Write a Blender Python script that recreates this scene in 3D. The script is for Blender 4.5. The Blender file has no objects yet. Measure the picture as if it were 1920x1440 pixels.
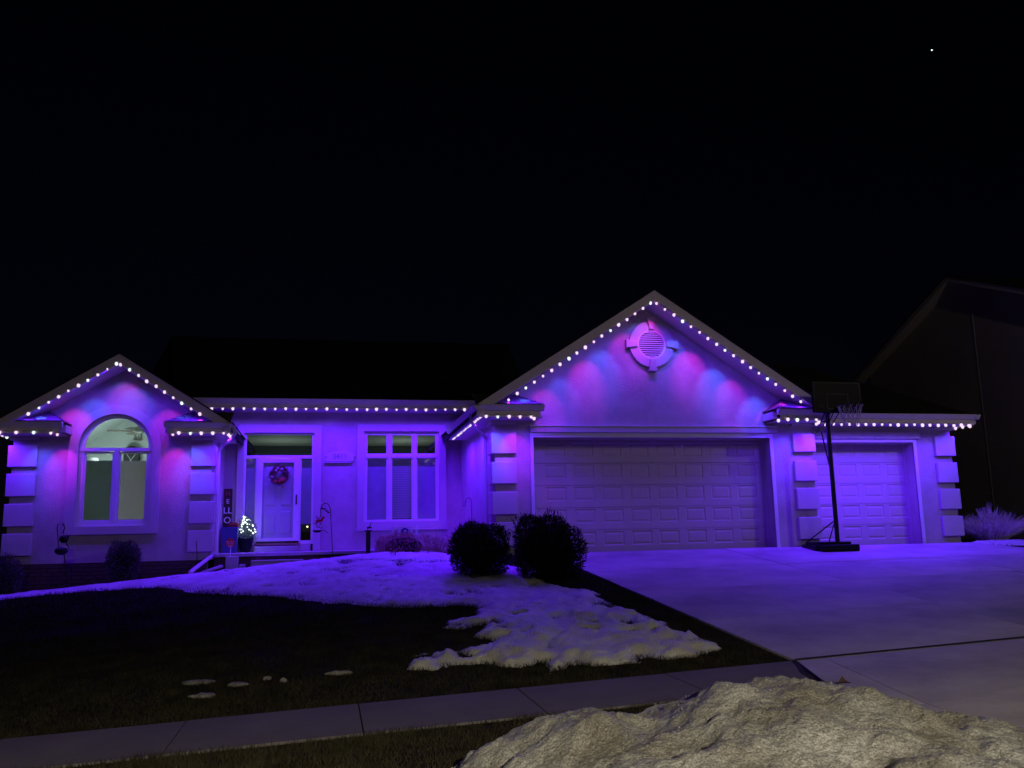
import bpy, math, random
import numpy as np
from mathutils import Vector, Matrix, Euler
random.seed(7); rng = np.random.default_rng(7)
S = bpy.context.scene
COL = S.collection
R = math.radians

# ------------------------------------------------------------------ camera
cd = bpy.data.cameras.new("camera"); cam = bpy.data.objects.new("camera", cd); COL.objects.link(cam)
cd.sensor_width = 36; cd.lens = 36 * 1650 / 1920; cd.clip_start = 0.1; cd.clip_end = 3000
pi_, ya, ro = R(9.895), R(-11.939), R(-1.258)
f = Vector((-math.sin(ya) * math.cos(pi_), math.cos(ya) * math.cos(pi_), math.sin(pi_)))
r = Vector((math.cos(ya), math.sin(ya), 0)); u = r.cross(f)
r2 = math.cos(ro) * r + math.sin(ro) * u; u2 = -math.sin(ro) * r + math.cos(ro) * u
m = Matrix.Identity(4)
for i in range(3):
    m[i][0] = r2[i]; m[i][1] = u2[i]; m[i][2] = -f[i]
m[2][3] = 0.31
cam.matrix_world = m; S.camera = cam

# ------------------------------------------------------------------ sky, low warm light, exposure
W = bpy.data.worlds.new("World"); S.world = W; W.use_nodes = True
nt = W.node_tree; bg = nt.nodes['Background']
sky = nt.nodes.new('ShaderNodeTexSky'); sky.sky_type = 'NISHITA'; sky.sun_disc = False
sky.sun_elevation = R(16); sky.sun_rotation = R(172)
tn = nt.nodes.new('ShaderNodeMix'); tn.data_type = 'RGBA'; tn.blend_type = 'MULTIPLY'; tn.inputs[0].default_value = 1; tn.inputs[7].default_value = (.75, .65, 1.5, 1)
nt.links.new(sky.outputs[0], tn.inputs[6]); nt.links.new(tn.outputs[2], bg.inputs[0]); bg.inputs[1].default_value = 0.00026
sd = bpy.data.lights.new("sun", 'SUN'); sd.energy = 0.05; sd.angle = R(1.5); sd.color = (1.0, 0.84, 0.58)
sun = bpy.data.objects.new("sun", sd); COL.objects.link(sun)
# light travels from behind the camera towards the house
dv = Vector((-0.10, 0.95, -0.30)); sun.rotation_euler = dv.to_track_quat('-Z', 'Y').to_euler()
S.view_settings.view_transform = 'Standard'; S.view_settings.look = 'None'
S.view_settings.exposure = 0; S.view_settings.gamma = 1; S.view_settings.use_curve_mapping = False
S.cycles.use_denoising = True; S.cycles.sample_clamp_indirect = 3; S.cycles.max_bounces = 6
S.cycles.caustics_reflective = False; S.cycles.caustics_refractive = False
S.cycles.transparent_max_bounces = 12

# ------------------------------------------------------------------ helpers
def tag(o, label=None, cat=None, group=None, kind=None):
    if label: o['label'] = label
    if cat: o['category'] = cat
    if group: o['group'] = group
    if kind: o['kind'] = kind
    return o

def empty(name, loc=(0, 0, 0)):
    o = bpy.data.objects.new(name, None); o.empty_display_size = .1
    o.location = loc; COL.objects.link(o); return o

def origin(p):
    v = Vector((0, 0, 0))
    while p is not None:
        v += p.location; p = p.parent
    return v

def link(name, me, parent=None, loc=(0, 0, 0)):
    o = bpy.data.objects.new(name, me); o.location = loc
    if parent: o.parent = parent
    COL.objects.link(o); return o

class MB:
    def __init__(s): s.v = []; s.f = []; s.m = []
    def add(s, vs, fs, mi=0):
        n = len(s.v); s.v += [tuple(p) for p in vs]
        for q in fs: s.f.append(tuple(i + n for i in q)); s.m.append(mi)
        return s
    def box(s, x0, x1, y0, y1, z0, z1, mi=0):
        v = [(x, y, z) for z in (z0, z1) for y in (y0, y1) for x in (x0, x1)]
        return s.add(v, [(0, 2, 3, 1), (4, 5, 7, 6), (0, 1, 5, 4), (2, 6, 7, 3), (0, 4, 6, 2), (1, 3, 7, 5)], mi)
    def prism(s, pts, a0, a1, axis='y', mi=0):
        # pts in the plane across the axis: y -> (x,z), x -> (y,z), z -> (x,y)
        def P(p, a): return {'y': (p[0], a, p[1]), 'x': (a, p[0], p[1]), 'z': (p[0], p[1], a)}[axis]
        n = len(pts)
        v = [P(p, a0) for p in pts] + [P(p, a1) for p in pts]
        fs = [tuple(range(n)), tuple(range(2 * n - 1, n - 1, -1))] + [(i, i + n, (i + 1) % n + n, (i + 1) % n) for i in range(n)]
        return s.add(v, fs, mi)
    def tube(s, pts, rad, n=8, mi=0, cap=True):
        pts = [Vector(p) for p in pts]; rad = rad if isinstance(rad, (list, tuple)) else [rad] * len(pts)
        base = len(s.v); up = Vector((.13, .21, 1)).normalized()
        for i, p in enumerate(pts):
            d = (pts[min(i + 1, len(pts) - 1)] - pts[max(i - 1, 0)]).normalized()
            a = d.cross(up)
            if a.length < .1: a = d.cross(Vector((1, 0, 0)))
            a.normalize(); b = d.cross(a)
            for k in range(n):
                t = 2 * math.pi * k / n
                s.v.append(tuple(p + rad[i] * (math.cos(t) * a + math.sin(t) * b)))
        for i in range(len(pts) - 1):
            for k in range(n):
                s.f.append((base + i * n + k, base + i * n + (k + 1) % n, base + (i + 1) * n + (k + 1) % n, base + (i + 1) * n + k)); s.m.append(mi)
        if cap:
            s.f.append(tuple(base + k for k in range(n))); s.m.append(mi)
            s.f.append(tuple(base + (len(pts) - 1) * n + k for k in reversed(range(n)))); s.m.append(mi)
        return s
    def ball(s, c, rx, ry=None, rz=None, nu=10, nv=7, mi=0, z0=-1.0, z1=1.0):
        ry = ry or rx; rz = rz or rx; base = len(s.v)
        for j in range(nv + 1):
            ph = math.asin(z0 + 0) + (math.asin(z1) - math.asin(z0)) * j / nv
            for i in range(nu):
                t = 2 * math.pi * i / nu
                s.v.append((c[0] + rx * math.cos(ph) * math.cos(t), c[1] + ry * math.cos(ph) * math.sin(t), c[2] + rz * math.sin(ph)))
        for j in range(nv):
            for i in range(nu):
                s.f.append((base + j * nu + i, base + j * nu + (i + 1) % nu, base + (j + 1) * nu + (i + 1) % nu, base + (j + 1) * nu + i)); s.m.append(mi)
        return s
    def lathe(s, c, prof, n=16, mi=0):
        base = len(s.v)
        for (rr, z) in prof:
            for i in range(n):
                t = 2 * math.pi * i / n; s.v.append((c[0] + rr * math.cos(t), c[1] + rr * math.sin(t), c[2] + z))
        for j in range(len(prof) - 1):
            for i in range(n):
                s.f.append((base + j * n + i, base + j * n + (i + 1) % n, base + (j + 1) * n + (i + 1) % n, base + (j + 1) * n + i)); s.m.append(mi)
        return s
    def ring(s, cx, cz, r0, r1, y0, y1, a0=0, a1=360, n=40, mi=0):
        for i in range(n):
            t0 = R(a0 + (a1 - a0) * i / n); t1 = R(a0 + (a1 - a0) * (i + 1) / n)
            q = [(cx + rr * math.cos(t), cz + rr * math.sin(t)) for rr, t in ((r0, t0), (r1, t0), (r1, t1), (r0, t1))]
            v = [(x, y, z) for y in (y0, y1) for x, z in q]
            s.add(v, [(0, 1, 2, 3), (7, 6, 5, 4), (1, 5, 6, 2), (0, 3, 7, 4)] + ([(0, 4, 5, 1)] if i == 0 else []) + ([(2, 6, 7, 3)] if i == n - 1 else []), mi)
        return s
    def build(s, name, mats, parent=None, smooth=False, bevel=0, loc=None):
        me = bpy.data.meshes.new(name)
        o = origin(parent) + (Vector(loc) if loc else Vector((0, 0, 0)))
        me.from_pydata([(x - o.x, y - o.y, z - o.z) for x, y, z in s.v], [], s.f)
        for mm in (mats if isinstance(mats, (list, tuple)) else [mats]): me.materials.append(mm)
        me.polygons.foreach_set('material_index', s.m)
        if smooth: me.polygons.foreach_set('use_smooth', [True] * len(me.polygons))
        import bmesh
        bm = bmesh.new(); bm.from_mesh(me)
        bmesh.ops.remove_doubles(bm, verts=bm.verts, dist=1e-5) if smooth else None
        bmesh.ops.recalc_face_normals(bm, faces=bm.faces)
        if bevel:
            bmesh.ops.bevel(bm, geom=[e for e in bm.edges if e.is_manifold and e.calc_face_angle(0) > .5], offset=bevel, segments=1, affect='EDGES')
        bm.to_mesh(me); bm.free()
        return link(name, me, parent, loc or (0, 0, 0))

def tri_mesh(name, V, mat, parent=None):
    """V: (n, k, 3) polygons with k corners"""
    n, k, _ = V.shape; me = bpy.data.meshes.new(name)
    o = origin(parent); V = V - np.array(o)
    me.vertices.add(n * k); me.vertices.foreach_set('co', V.reshape(-1).astype(np.float32))
    me.loops.add(n * k); me.loops.foreach_set('vertex_index', np.arange(n * k, dtype=np.int32))
    me.polygons.add(n); me.polygons.foreach_set('loop_start', np.arange(0, n * k, k, dtype=np.int32))
    me.update(calc_edges=True); me.materials.append(mat)
    return link(name, me, parent)

def copy_to(src, name, parent, loc):
    o = src.copy(); o.name = name; o.parent = parent; o.location = loc; COL.objects.link(o); return o

# ---- materials
def mat(name, col, rough=.8, metal=0, var=0, vs=4, bump=0, bs=60, spec=.3, col2=None, trans=0, emit=None, es=0, coords='Object'):
    M = bpy.data.materials.new(name); M.use_nodes = True; T = M.node_tree; N = T.nodes; L = T.links
    b = N['Principled BSDF']; b.inputs['Base Color'].default_value = (*col, 1)
    b.inputs['Roughness'].default_value = rough; b.inputs['Metallic'].default_value = metal
    b.inputs['Specular IOR Level'].default_value = spec
    tc = N.new('ShaderNodeTexCoord')
    if var or col2:
        n = N.new('ShaderNodeTexNoise'); n.inputs['Scale'].default_value = vs; n.inputs['Detail'].default_value = 6; n.inputs['Roughness'].default_value = .65
        L.new(tc.outputs[coords], n.inputs['Vector'])
        rp = N.new('ShaderNodeValToRGB'); rp.color_ramp.elements[0].position = .3; rp.color_ramp.elements[1].position = .7
        a = [c * (1 - var) for c in col]; c2 = col2 or [min(1, c * (1 + var)) for c in col]
        rp.color_ramp.elements[0].color = (*a, 1); rp.color_ramp.elements[1].color = (*c2, 1)
        L.new(n.outputs['Fac'], rp.inputs[0]); L.new(rp.outputs[0], b.inputs['Base Color'])
    if bump:
        n2 = N.new('ShaderNodeTexNoise'); n2.inputs['Scale'].default_value = bs; n2.inputs['Detail'].default_value = 4
        L.new(tc.outputs[coords], n2.inputs['Vector'])
        bp = N.new('ShaderNodeBump'); bp.inputs['Strength'].default_value = bump; bp.inputs['Distance'].default_value = .01
        L.new(n2.outputs['Fac'], bp.inputs['Height']); L.new(bp.outputs[0], b.inputs['Normal'])
    if trans: b.inputs['Transmission Weight'].default_value = trans
    if emit: b.inputs['Emission Color'].default_value = (*emit, 1); b.inputs['Emission Strength'].default_value = es
    return M

def emis(name, col, st, lights=False):
    M = bpy.data.materials.new(name); M.use_nodes = True; T = M.node_tree
    T.nodes.remove(T.nodes['Principled BSDF']); e = T.nodes.new('ShaderNodeEmission')
    e.inputs[0].default_value = (*col, 1); e.inputs[1].default_value = st
    T.links.new(e.outputs[0], T.nodes['Material Output'].inputs[0])
    M.cycles.emission_sampling = 'AUTO' if lights else 'NONE'
    return M

def glass(name, tint=(.9, .93, .92), refl=.06):
    M = bpy.data.materials.new(name); M.use_nodes = True; T = M.node_tree; N = T.nodes
    N.remove(N['Principled BSDF']); t = N.new('ShaderNodeBsdfTransparent'); t.inputs[0].default_value = (*tint, 1)
    g = N.new('ShaderNodeBsdfGlossy'); g.inputs['Roughness'].default_value = .03
    fr = N.new('ShaderNodeLayerWeight'); fr.inputs[0].default_value = .5; pw = N.new('ShaderNodeMath'); pw.operation = 'POWER'; pw.inputs[1].default_value = 5
    a = N.new('ShaderNodeMath'); a.operation = 'MULTIPLY_ADD'; a.inputs[1].default_value = .5; a.inputs[2].default_value = refl
    mx = N.new('ShaderNodeMixShader'); L = T.links
    L.new(fr.outputs['Facing'], pw.inputs[0]); L.new(pw.outputs[0], a.inputs[0]); L.new(a.outputs[0], mx.inputs[0]); L.new(t.outputs[0], mx.inputs[1]); L.new(g.outputs[0], mx.inputs[2])
    L.new(mx.outputs[0], N['Material Output'].inputs[0]); return M

M_ = dict(
    stucco=mat('stucco', (.48, .43, .40), .9, var=.15, vs=2.2, bump=.9, bs=42),
    trimst=mat('stucco_trim', (.56, .52, .48), .85, var=.06, vs=3, bump=.3, bs=80),
    white=mat('white_paint', (.76, .74, .72), .5, var=.03, vs=5),
    door=mat('garage_door_paint', (.56, .49, .45), .55, var=.05, vs=3, bump=.12, bs=220),
    fascia=mat('fascia_paint', (.72, .66, .62), .6, var=.06, vs=4),
    soffit=mat('soffit_aluminium', (.55, .51, .47), .6, var=.03, vs=3),
    gutter=mat('gutter_metal', (.68, .63, .60), .45, var=.05, vs=6),
    roofu=mat('roofing', (.022, .020, .022), .95, var=.3, vs=9, bump=.6, bs=120, spec=.1),
    shingle=mat('shingle_granules', (.10, .095, .09), .85, var=.35, vs=60, bump=.8, bs=300),
    brick=mat('brick_clay', (.10, .062, .055), .9, var=.5, vs=3.0, bump=.5, bs=90),
    mortar=mat('mortar', (.16, .14, .13), .95, bump=.4, bs=150),
    concrete=mat('concrete', (.47, .44, .43), .6, var=.30, vs=.9, bump=.35, bs=130),
    walk=mat('sidewalk_concrete', (.16, .145, .15), .88, var=.16, vs=1.4, bump=.35, bs=130),
    joint=mat('expansion_joint', (.02, .018, .016), .95),
    soil=mat('soil', (.022, .018, .011), 1, var=.4, vs=8, bump=1, bs=30, spec=.05),
    asphalt=mat('asphalt', (.05, .05, .05), .9, var=.2, vs=10, bump=.5, bs=200),
    black=mat('black_metal', (.015, .014, .016), .45, bump=.05, bs=90),
    blackp=mat('black_plastic', (.006, .006, .008), .5, var=.2, vs=10, spec=.15),
    net=mat('net_cord', (.55, .53, .52), .8),
    lines=mat('board_line', (.06, .06, .055), .6),
    darkwood=mat('stained_wood', (.055, .028, .022), .8, var=.3, vs=14, bump=.3, bs=50),
    bluepl=mat('blue_glaze', (.045, .05, .17), .4, var=.12, vs=5),
    potbl=mat('black_pot', (.012, .013, .016), .3),
    red=mat('red_paint', (.55, .02, .03), .5), redl=mat('red_leaf', (.42, .07, .06), .8, var=.3, vs=30),
    letter=mat('white_lettering', (.75, .73, .72), .6),
    stone=mat('pale_stone', (.50, .48, .46), .9, var=.2, vs=30, bump=.6, bs=70),
    shade=None, shade2=None,
    blind=mat('blind_slat', (.62, .60, .62), .6),
    curtain=mat('sheer_shade', (.66, .66, .78), .9, var=.1, vs=4),
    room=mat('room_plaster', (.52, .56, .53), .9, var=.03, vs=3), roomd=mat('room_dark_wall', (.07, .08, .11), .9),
    fan=mat('fan_bronze', (.16, .13, .10), .5), dark=mat('dark_furniture', (.03, .025, .03), .6),
    glass=glass('window_glass', refl=.10), glassd=glass('door_glass', tint=(.93, .94, .97), refl=.06),
    siding=mat('neighbour_siding', (.46, .40, .36), .85, var=.1, vs=.8),
    wire=mat('light_cable', (.30, .26, .32), .6), socket=mat('light_socket', (.2, .18, .2), .6),
)
def cloth(name, col, tr):
    M = bpy.data.materials.new(name); M.use_nodes = True; T = M.node_tree; N = T.nodes; N.remove(N['Principled BSDF'])
    d = N.new('ShaderNodeBsdfDiffuse'); t = N.new('ShaderNodeBsdfTranslucent'); d.inputs[0].default_value = (*col, 1); t.inputs[0].default_value = (*tr, 1)
    n = N.new('ShaderNodeTexNoise'); n.inputs['Scale'].default_value = 3; mx = N.new('ShaderNodeMixShader'); mx.inputs[0].default_value = .5
    for a_, b_ in ((d.outputs[0], mx.inputs[1]), (t.outputs[0], mx.inputs[2]), (mx.outputs[0], N['Material Output'].inputs[0])): T.links.new(a_, b_)
    return M
M_['shade'] = cloth('roller_shade', (.08, .085, .08), (.45, .50, .46)); M_['shade2'] = cloth('roller_shade_lit', (.12, .11, .115), (.85, .78, .80))  # right shade's extra street light is put into its paler colours
def bulbmat(name, col, st): return emis(name, col, st)
M_['bulb0'] = bulbmat('bulb_violet', (.92, .70, 1.0), 1.15)
M_['bulb1'] = bulbmat('bulb_pink', (1.0, .66, .92), 1.15)
M_['bulb2'] = bulbmat('bulb_pale', (.85, .95, 1.0), 1.2)
M_['twinkle'] = emis('warm_white_twinkle', (.85, 1.0, .92), 5.0)

# ------------------------------------------------------------------ terrain
HX = [-9, -6, -2.8, -1, .5, 2, 3.0, 4.0]; HZ = [-.85, -.56, -.29, -.13, -.04, 0, 0, 0]
def Zt(X, Y):
    X = np.asarray(X, float); Y = np.asarray(Y, float)
    zs = -1.15 + .0385 * np.clip(X, -14, 20)
    zh = np.interp(X, HX, HZ); Yh = np.interp(X, [-6, -2, 1, 4], [17.3, 16.8, 16.3, 16.1])
    t = np.clip((Y - 8.4) / (Yh - 8.4), 0, 1)
    z = np.where(Y < 8.4, zs - .012 * (8.4 - Y), zs * (1 - t) + zh * t)
    return z
def zt(x, y): return float(Zt(x, y))

def hsh(ix, iy, s):
    n = (ix.astype(np.int64) * 374761393 + iy.astype(np.int64) * 668265263 + s * 1442695041) & 0x7fffffff
    n = ((n ^ (n >> 13)) * 1274126177) & 0x7fffffff
    return ((n ^ (n >> 16)) & 0xffff) / 65535.0
def vnoise(x, y, s=0):
    ix = np.floor(x); iy = np.floor(y); fx = x - ix; fy = y - iy
    fx = fx * fx * (3 - 2 * fx); fy = fy * fy * (3 - 2 * fy)
    a = hsh(ix, iy, s); b = hsh(ix + 1, iy, s); c = hsh(ix, iy + 1, s); d = hsh(ix + 1, iy + 1, s)
    return (a * (1 - fx) + b * fx) * (1 - fy) + (c * (1 - fx) + d * fx) * fy
def fbm(x, y, o=4, s=0, g=.5):
    t = 0; a = 1; n = 0
    for k in range(o):
        t = t + a * vnoise(x * 2 ** k + 17.3 * k, y * 2 ** k - 9.1 * k, s + k); n += a; a *= g
    return t / n

def sheet(name, xs, ys, zf, m, drop=None, parent=None, smooth=True):
    X, Y = np.meshgrid(xs, ys); Z = zf(X, Y); nx, ny = len(xs), len(ys)
    V = np.stack([X, Y, Z], -1).reshape(-1, 3)
    i = np.arange(nx * ny).reshape(ny, nx)
    F = np.stack([i[:-1, :-1], i[:-1, 1:], i[1:, 1:], i[1:, :-1]], -1).reshape(-1, 4)
    if drop is not None:
        keep = ~drop(X, Y, Z).reshape(-1)[F].all(1); F = F[keep]
        used = np.unique(F); mp = -np.ones(len(V), int); mp[used] = np.arange(len(used)); V = V[used]; F = mp[F]
    me = bpy.data.meshes.new(name); me.vertices.add(len(V)); me.vertices.foreach_set('co', V.reshape(-1).astype(np.float32))
    me.loops.add(F.size); me.loops.foreach_set('vertex_index', F.reshape(-1).astype(np.int32))
    me.polygons.add(len(F)); me.polygons.foreach_set('loop_start', np.arange(0, F.size, 4, dtype=np.int32))
    if smooth: me.polygons.foreach_set('use_smooth', np.ones(len(F), bool))
    me.update(calc_edges=True); me.materials.append(m)
    return link(name, me, parent)

xs = np.concatenate([np.linspace(-160, -20, 12)[:-1], np.arange(-20, 30, .5), np.linspace(30, 200, 12)])
ys = np.concatenate([np.array([4.0]), np.arange(4.3, 26, .3), np.linspace(26, 240, 16)])
g = sheet('ground', xs, ys, lambda X, Y: Zt(X, Y) - .012, M_['soil']); tag(g, 'dark winter lawn soil around the house', 'ground', kind='structure')
st = sheet('street', np.linspace(-120, 150, 28), np.linspace(-30, 3.75, 8), lambda X, Y: -1.15 + .0385 * np.clip(X, -14, 20) - .20 + 0 * Y, M_['asphalt'])
tag(st, 'asphalt street in front of the lot', 'street', kind='structure')
k = MB()
for x in range(-30, 40, 2):
    z0, z1 = zt(x, 4), zt(x + 2, 4)
    v = [(x, 3.7, z0 - .3), (x + 1.98, 3.7, z1 - .3), (x + 1.98, 4.02, z1 - .3), (x, 4.02, z0 - .3), (x, 3.74, z0 + .01), (x + 1.98, 3.74, z1 + .01), (x + 1.98, 4.02, z1 + .01), (x, 4.02, z0 + .01)]
    k.add(v, [(0, 3, 2, 1), (4, 5, 6, 7), (0, 1, 5, 4), (2, 3, 7, 6), (0, 4, 7, 3), (1, 2, 6, 5)])
tag(k.build('kerb', M_['walk']), 'concrete kerb along the street', 'kerb', kind='structure')

# slabs: pieces of the sidewalk and the driveway
def slab(parent, quad, m, top=.010, name='slab', gap=.008):
    q = [Vector(p) for p in quad]; c = sum(q, Vector((0, 0))) / 4
    q = [p + (c - p).normalized() * gap for p in q]
    n = 4; v = []; fs = []; dz = random.uniform(-.003, .003)
    for j in range(n + 1):
        for i in range(n + 1):
            a = q[0].lerp(q[1], i / n); b = q[3].lerp(q[2], i / n); p = a.lerp(b, j / n)
            v.append((p.x, p.y, zt(p.x, p.y) + top + dz))
    for j in range(n):
        for i in range(n): k0 = j * (n + 1) + i; fs.append((k0, k0 + 1, k0 + n + 2, k0 + n + 1))
    per = [i for i in range(n + 1)] + [(j * (n + 1) + n) for j in range(1, n + 1)] + [n * (n + 1) + i for i in range(n - 1, -1, -1)] + [j * (n + 1) for j in range(n - 1, 0, -1)]
    b0 = len(v); v += [(v[i][0], v[i][1], v[i][2] - .09) for i in per]
    for a in range(len(per)): bb = (a + 1) % len(per); fs.append((per[a], b0 + a, b0 + bb, per[bb]))
    mb = MB(); mb.add(v, fs); return mb.build(name, m, parent, loc=(c.x, c.y, 0))

walk = empty('sidewalk', (0, 7.8, 0)); tag(walk, 'grey concrete sidewalk crossing in front of the lawn', 'sidewalk', kind='structure')
xj = [-14.3 + 1.46 * i for i in range(13)]; xj = [x for x in xj]  # ends at 3.22
for a, b in zip(xj, xj[1:]): slab(walk, [(a, 7.2), (b, 7.2), (b, 8.4), (a, 8.4)], M_['walk'], name='slab')
slab(walk, [(xj[-1], 7.2), (4.16, 7.2), (4.58, 8.4), (xj[-1], 8.4)], M_['walk'], name='slab')
for a in (14.5, 15.96, 17.4, 18.9): slab(walk, [(a, 7.2), (a + 1.46, 7.2), (a + 1.46, 8.4), (a, 8.4)], M_['walk'], name='slab')
drive = empty('driveway', (8, 12, 0)); tag(drive, 'wide concrete driveway sloping up to the garage doors', 'driveway', kind='structure')
def exl(y): return 4.6 - .08 * (y - 8.4)
yj = [8.425, 10.3, 12.2, 13.95, 16.2]
for a, b in zip(yj, yj[1:]):
    cols = [(exl(a), exl(b)), (7.75 - .03 * (a - 8), 7.75 - .03 * (b - 8)), (10.7, 10.5), (13.3, 13.0)]
    for (l0, l1), (r0, r1) in zip(cols, cols[1:]): slab(drive, [(l0, a), (r0, a), (r1, b), (l1, b)], M_['concrete'])
# apron and crossing
for y0, y1, xl0, xl1 in ((3.9, 6.2, 3.70, 3.93), (6.2, 8.375, 3.93, 4.62)):
    cs = [(xl0, xl1), (4.46 if y0 > 5 else 4.2, 4.92 if y0 > 5 else 4.46), (7.4, 7.6), (10.5, 10.6), (13.6, 13.4)]
    for (l0, l1), (r0, r1) in zip(cs, cs[1:]): slab(drive, [(l0, y0), (r0, y0), (r1, y1), (l1, y1)], M_['concrete'])
jm = MB()
for x in np.arange(4.62, 13.2, .6):
    jm.add([(x, 8.375, zt(x, 8.375) + .0155), (x + .6, 8.375, zt(x + .6, 8.375) + .0155), (x + .6, 8.435, zt(x + .6, 8.435) + .0155), (x, 8.435, zt(x, 8.435) + .0155)], [(0, 1, 2, 3)])
jm.build('joint_strip', M_['joint'], drive)
# dark cracked joint at the driveway's left corner
cj = MB()
cp = [(4.60, 8.40), (4.50, 8.15), (4.42, 7.95), (4.33, 7.75), (4.27, 7.5), (4.16, 7.3), (4.08, 7.0)]
for (x0, y0), (x1, y1) in zip(cp, cp[1:]):
    w = .014 + random.random() * .016
    cj.add([(x0 - w, y0, zt(x0, y0) + .016), (x0 + w, y0, zt(x0, y0) + .016), (x1 + w, y1, zt(x1, y1) + .016), (x1 - w, y1, zt(x1, y1) + .016)], [(0, 1, 2, 3)])
cj.build('cracked_joint', M_['joint'], drive)

# ------------------------------------------------------------------ house
H = empty('house', (3.5, 18, 0))
tag(H, 'single storey stucco house with two street facing gables and two garage doors', 'house')
YW, YR, YL, YE = 16.16, 16.36, 18.3, 20.4
AX, AZ, SL = 6.14, 4.96, .645          # main gable apex and slope
LX, LZ, SLL = -3.93, 3.94, .635        # left wing gable
def rz(x, d=0): return AZ - SL * abs(x - AX) - d
def lz(x, d=0): return LZ - SLL * abs(x - LX) - d
stw = M_['stucco']

# --- main garage wall
w = MB()
w.box(3.06, 3.80, YW, YW + .3, -.15, 2.17); w.box(8.66, 9.6, YW, YW + .3, -.15, 2.17)
w.prism([(3.06, 2.17), (9.6, 2.17), (9.6, rz(9.6, .2)), (AX, AZ - .2), (3.06, rz(3.06, .2))], YW, YW + .3)
w.box(3.06, 3.3, YW + .3, YE + .3, -.4, 2.75)      # side wall facing the entry
w.box(9.4, 9.6, YW + .3, YR + .3, -.15, 2.5)
w.build('garage_wall', stw, H)
w = MB()
w.box(12.05, 12.96, YR, YR + .3, -.2, 2.10); w.box(9.6, 9.69, YR, YR + .3, -.15, 2.10); w.box(9.6, 12.96, YR, YR + .3, 2.10, 2.56)
w.box(12.7, 12.955, YR + .3, 24, -.3, 2.56)
w.build('garage_wing_wall', stw, H)
# inner reveals of the garage openings
rv = MB(); rv.box(3.5, 3.80, YW + .3, 16.62, -.1, 2.3); rv.box(8.66, 9.0, YW + .3, 16.62, -.1, 2.3); rv.box(3.5, 9.0, YW + .301, 16.62, 2.17, 2.4)
rv.box(12.05, 12.3, YR + .3, 16.9, -.1, 2.3); rv.box(9.45, 9.69, YR + .3, 16.9, -.1, 2.3); rv.box(9.45, 12.3, YR + .301, 16.9, 2.10, 2.35)
rv.build('door_reveal', M_['trimst'], H)

# --- left wing wall with arched opening
w = MB(); cx, sp, rr = -4.03, 2.19, .67
w.box(-5.87, cx - rr, YL, YL + .22, .01, sp); w.box(cx + rr, -2.24, YL, YL + .22, .01, sp); w.box(cx - rr, cx + rr, YL, YL + .22, .01, .69)
n = 24; top = 2.87
for i in range(n):
    t0 = math.pi * (1 - i / n); t1 = math.pi * (1 - (i + 1) / n)
    xa, xb = cx + rr * math.cos(t0), cx + rr * math.cos(t1); za, zb = sp + rr * math.sin(t0), sp + rr * math.sin(t1)
    v = [(x, y, z) for y in (YL, YL + .22) for x, z in ((xa, za), (xb, zb), (xb, top), (xa, top))]
    w.add(v, [(0, 1, 2, 3), (7, 6, 5, 4), (0, 4, 5, 1)])
w.prism([(-5.87, sp), (cx - rr, sp), (cx - rr, top), (-5.3, top), (-5.87, lz(-5.87, .2))], YL, YL + .22)
w.prism([(-2.24, sp), (cx + rr, sp), (cx + rr, top), (-2.6, top), (-2.24, lz(-2.24, .2))][::-1], YL, YL + .22)
w.prism([(-5.3, top), (-2.6, top), (-2.6, lz(-2.6, .2)), (LX, LZ - .2), (-5.3, lz(-5.3, .2))], YL, YL + .22)
w.box(-2.44, -2.24, YL + .22, YE + .3, .01, 2.72); w.box(-5.87, -5.67, YL + .22, 24, .01, 2.72)
w.build('left_wing_wall', stw, H)

# --- entry wall with door and window openings
w = MB(); y0, y1 = YE, YE + .25; zt_ = 3.4
w.box(-2.24, -1.83, y0, y1, .12, zt_); w.box(-.30, .81, y0, y1, .12, zt_); w.box(2.54, 3.06, y0, y1, .12, zt_)
w.box(-1.83, -.30, y0, y1, 2.75, zt_); w.box(.81, 2.54, y0, y1, .12, .73); w.box(.81, 2.54, y0, y1, 2.79, zt_)
w.build('entry_wall', stw, H)

# --- brick foundation and porch face: one clay brick object each
def bricks(x0, x1, y, ztop, rows, th=.05):
    bw, bh, j = .20, .062, .011
    proto = None
    mb = MB().box(x0, x1, y + th * .6, y + th + .06, ztop - rows * (bh + j) - .2, ztop); mb.build('mortar_bed', M_['mortar'], H)
    protos = []
    for v in range(3):
        b = MB(); b.box(-bw / 2, bw / 2, 0, th, -bh / 2, bh / 2)
        me = bpy.data.meshes.new('brick'); import bmesh
        me.from_pydata(b.v, [], b.f); bm = bmesh.new(); bm.from_mesh(me); bmesh.ops.recalc_face_normals(bm, faces=bm.faces)
        for vv in bm.verts: vv.co += Vector((random.uniform(-.002, .002), random.uniform(-.002, .002), random.uniform(-.002, .002)))
        bm.to_mesh(me); bm.free(); me.materials.append(M_['brick']); protos.append(me)
    hb = MB().box(-bw / 4 + .003, bw / 4 - .003, 0, th, -bh / 2, bh / 2); hm = bpy.data.meshes.new('half_brick'); hm.from_pydata(hb.v, [], hb.f); hm.materials.append(M_['brick'])
    o0 = origin(H)
    for rw in range(rows):
        z = ztop - (rw + .5) * (bh + j); x = x0 + (bw / 2 if rw % 2 == 0 else 0)
        if rw % 2: o = link('brick', hm, H, Vector((x0 + bw / 4, y, z)) - o0); x += bw + j - bw / 2 + bw / 2
        while x + bw / 2 <= x1 + .02:
            o = link('brick', random.choice(protos), H, Vector((x, y + random.uniform(-.003, .003), z)) - o0); x += bw + j
bricks(-5.86, -2.26, YL - .015, .0, 8)
bricks(-2.22, 3.04, 18.96, .045, 4)
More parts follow.
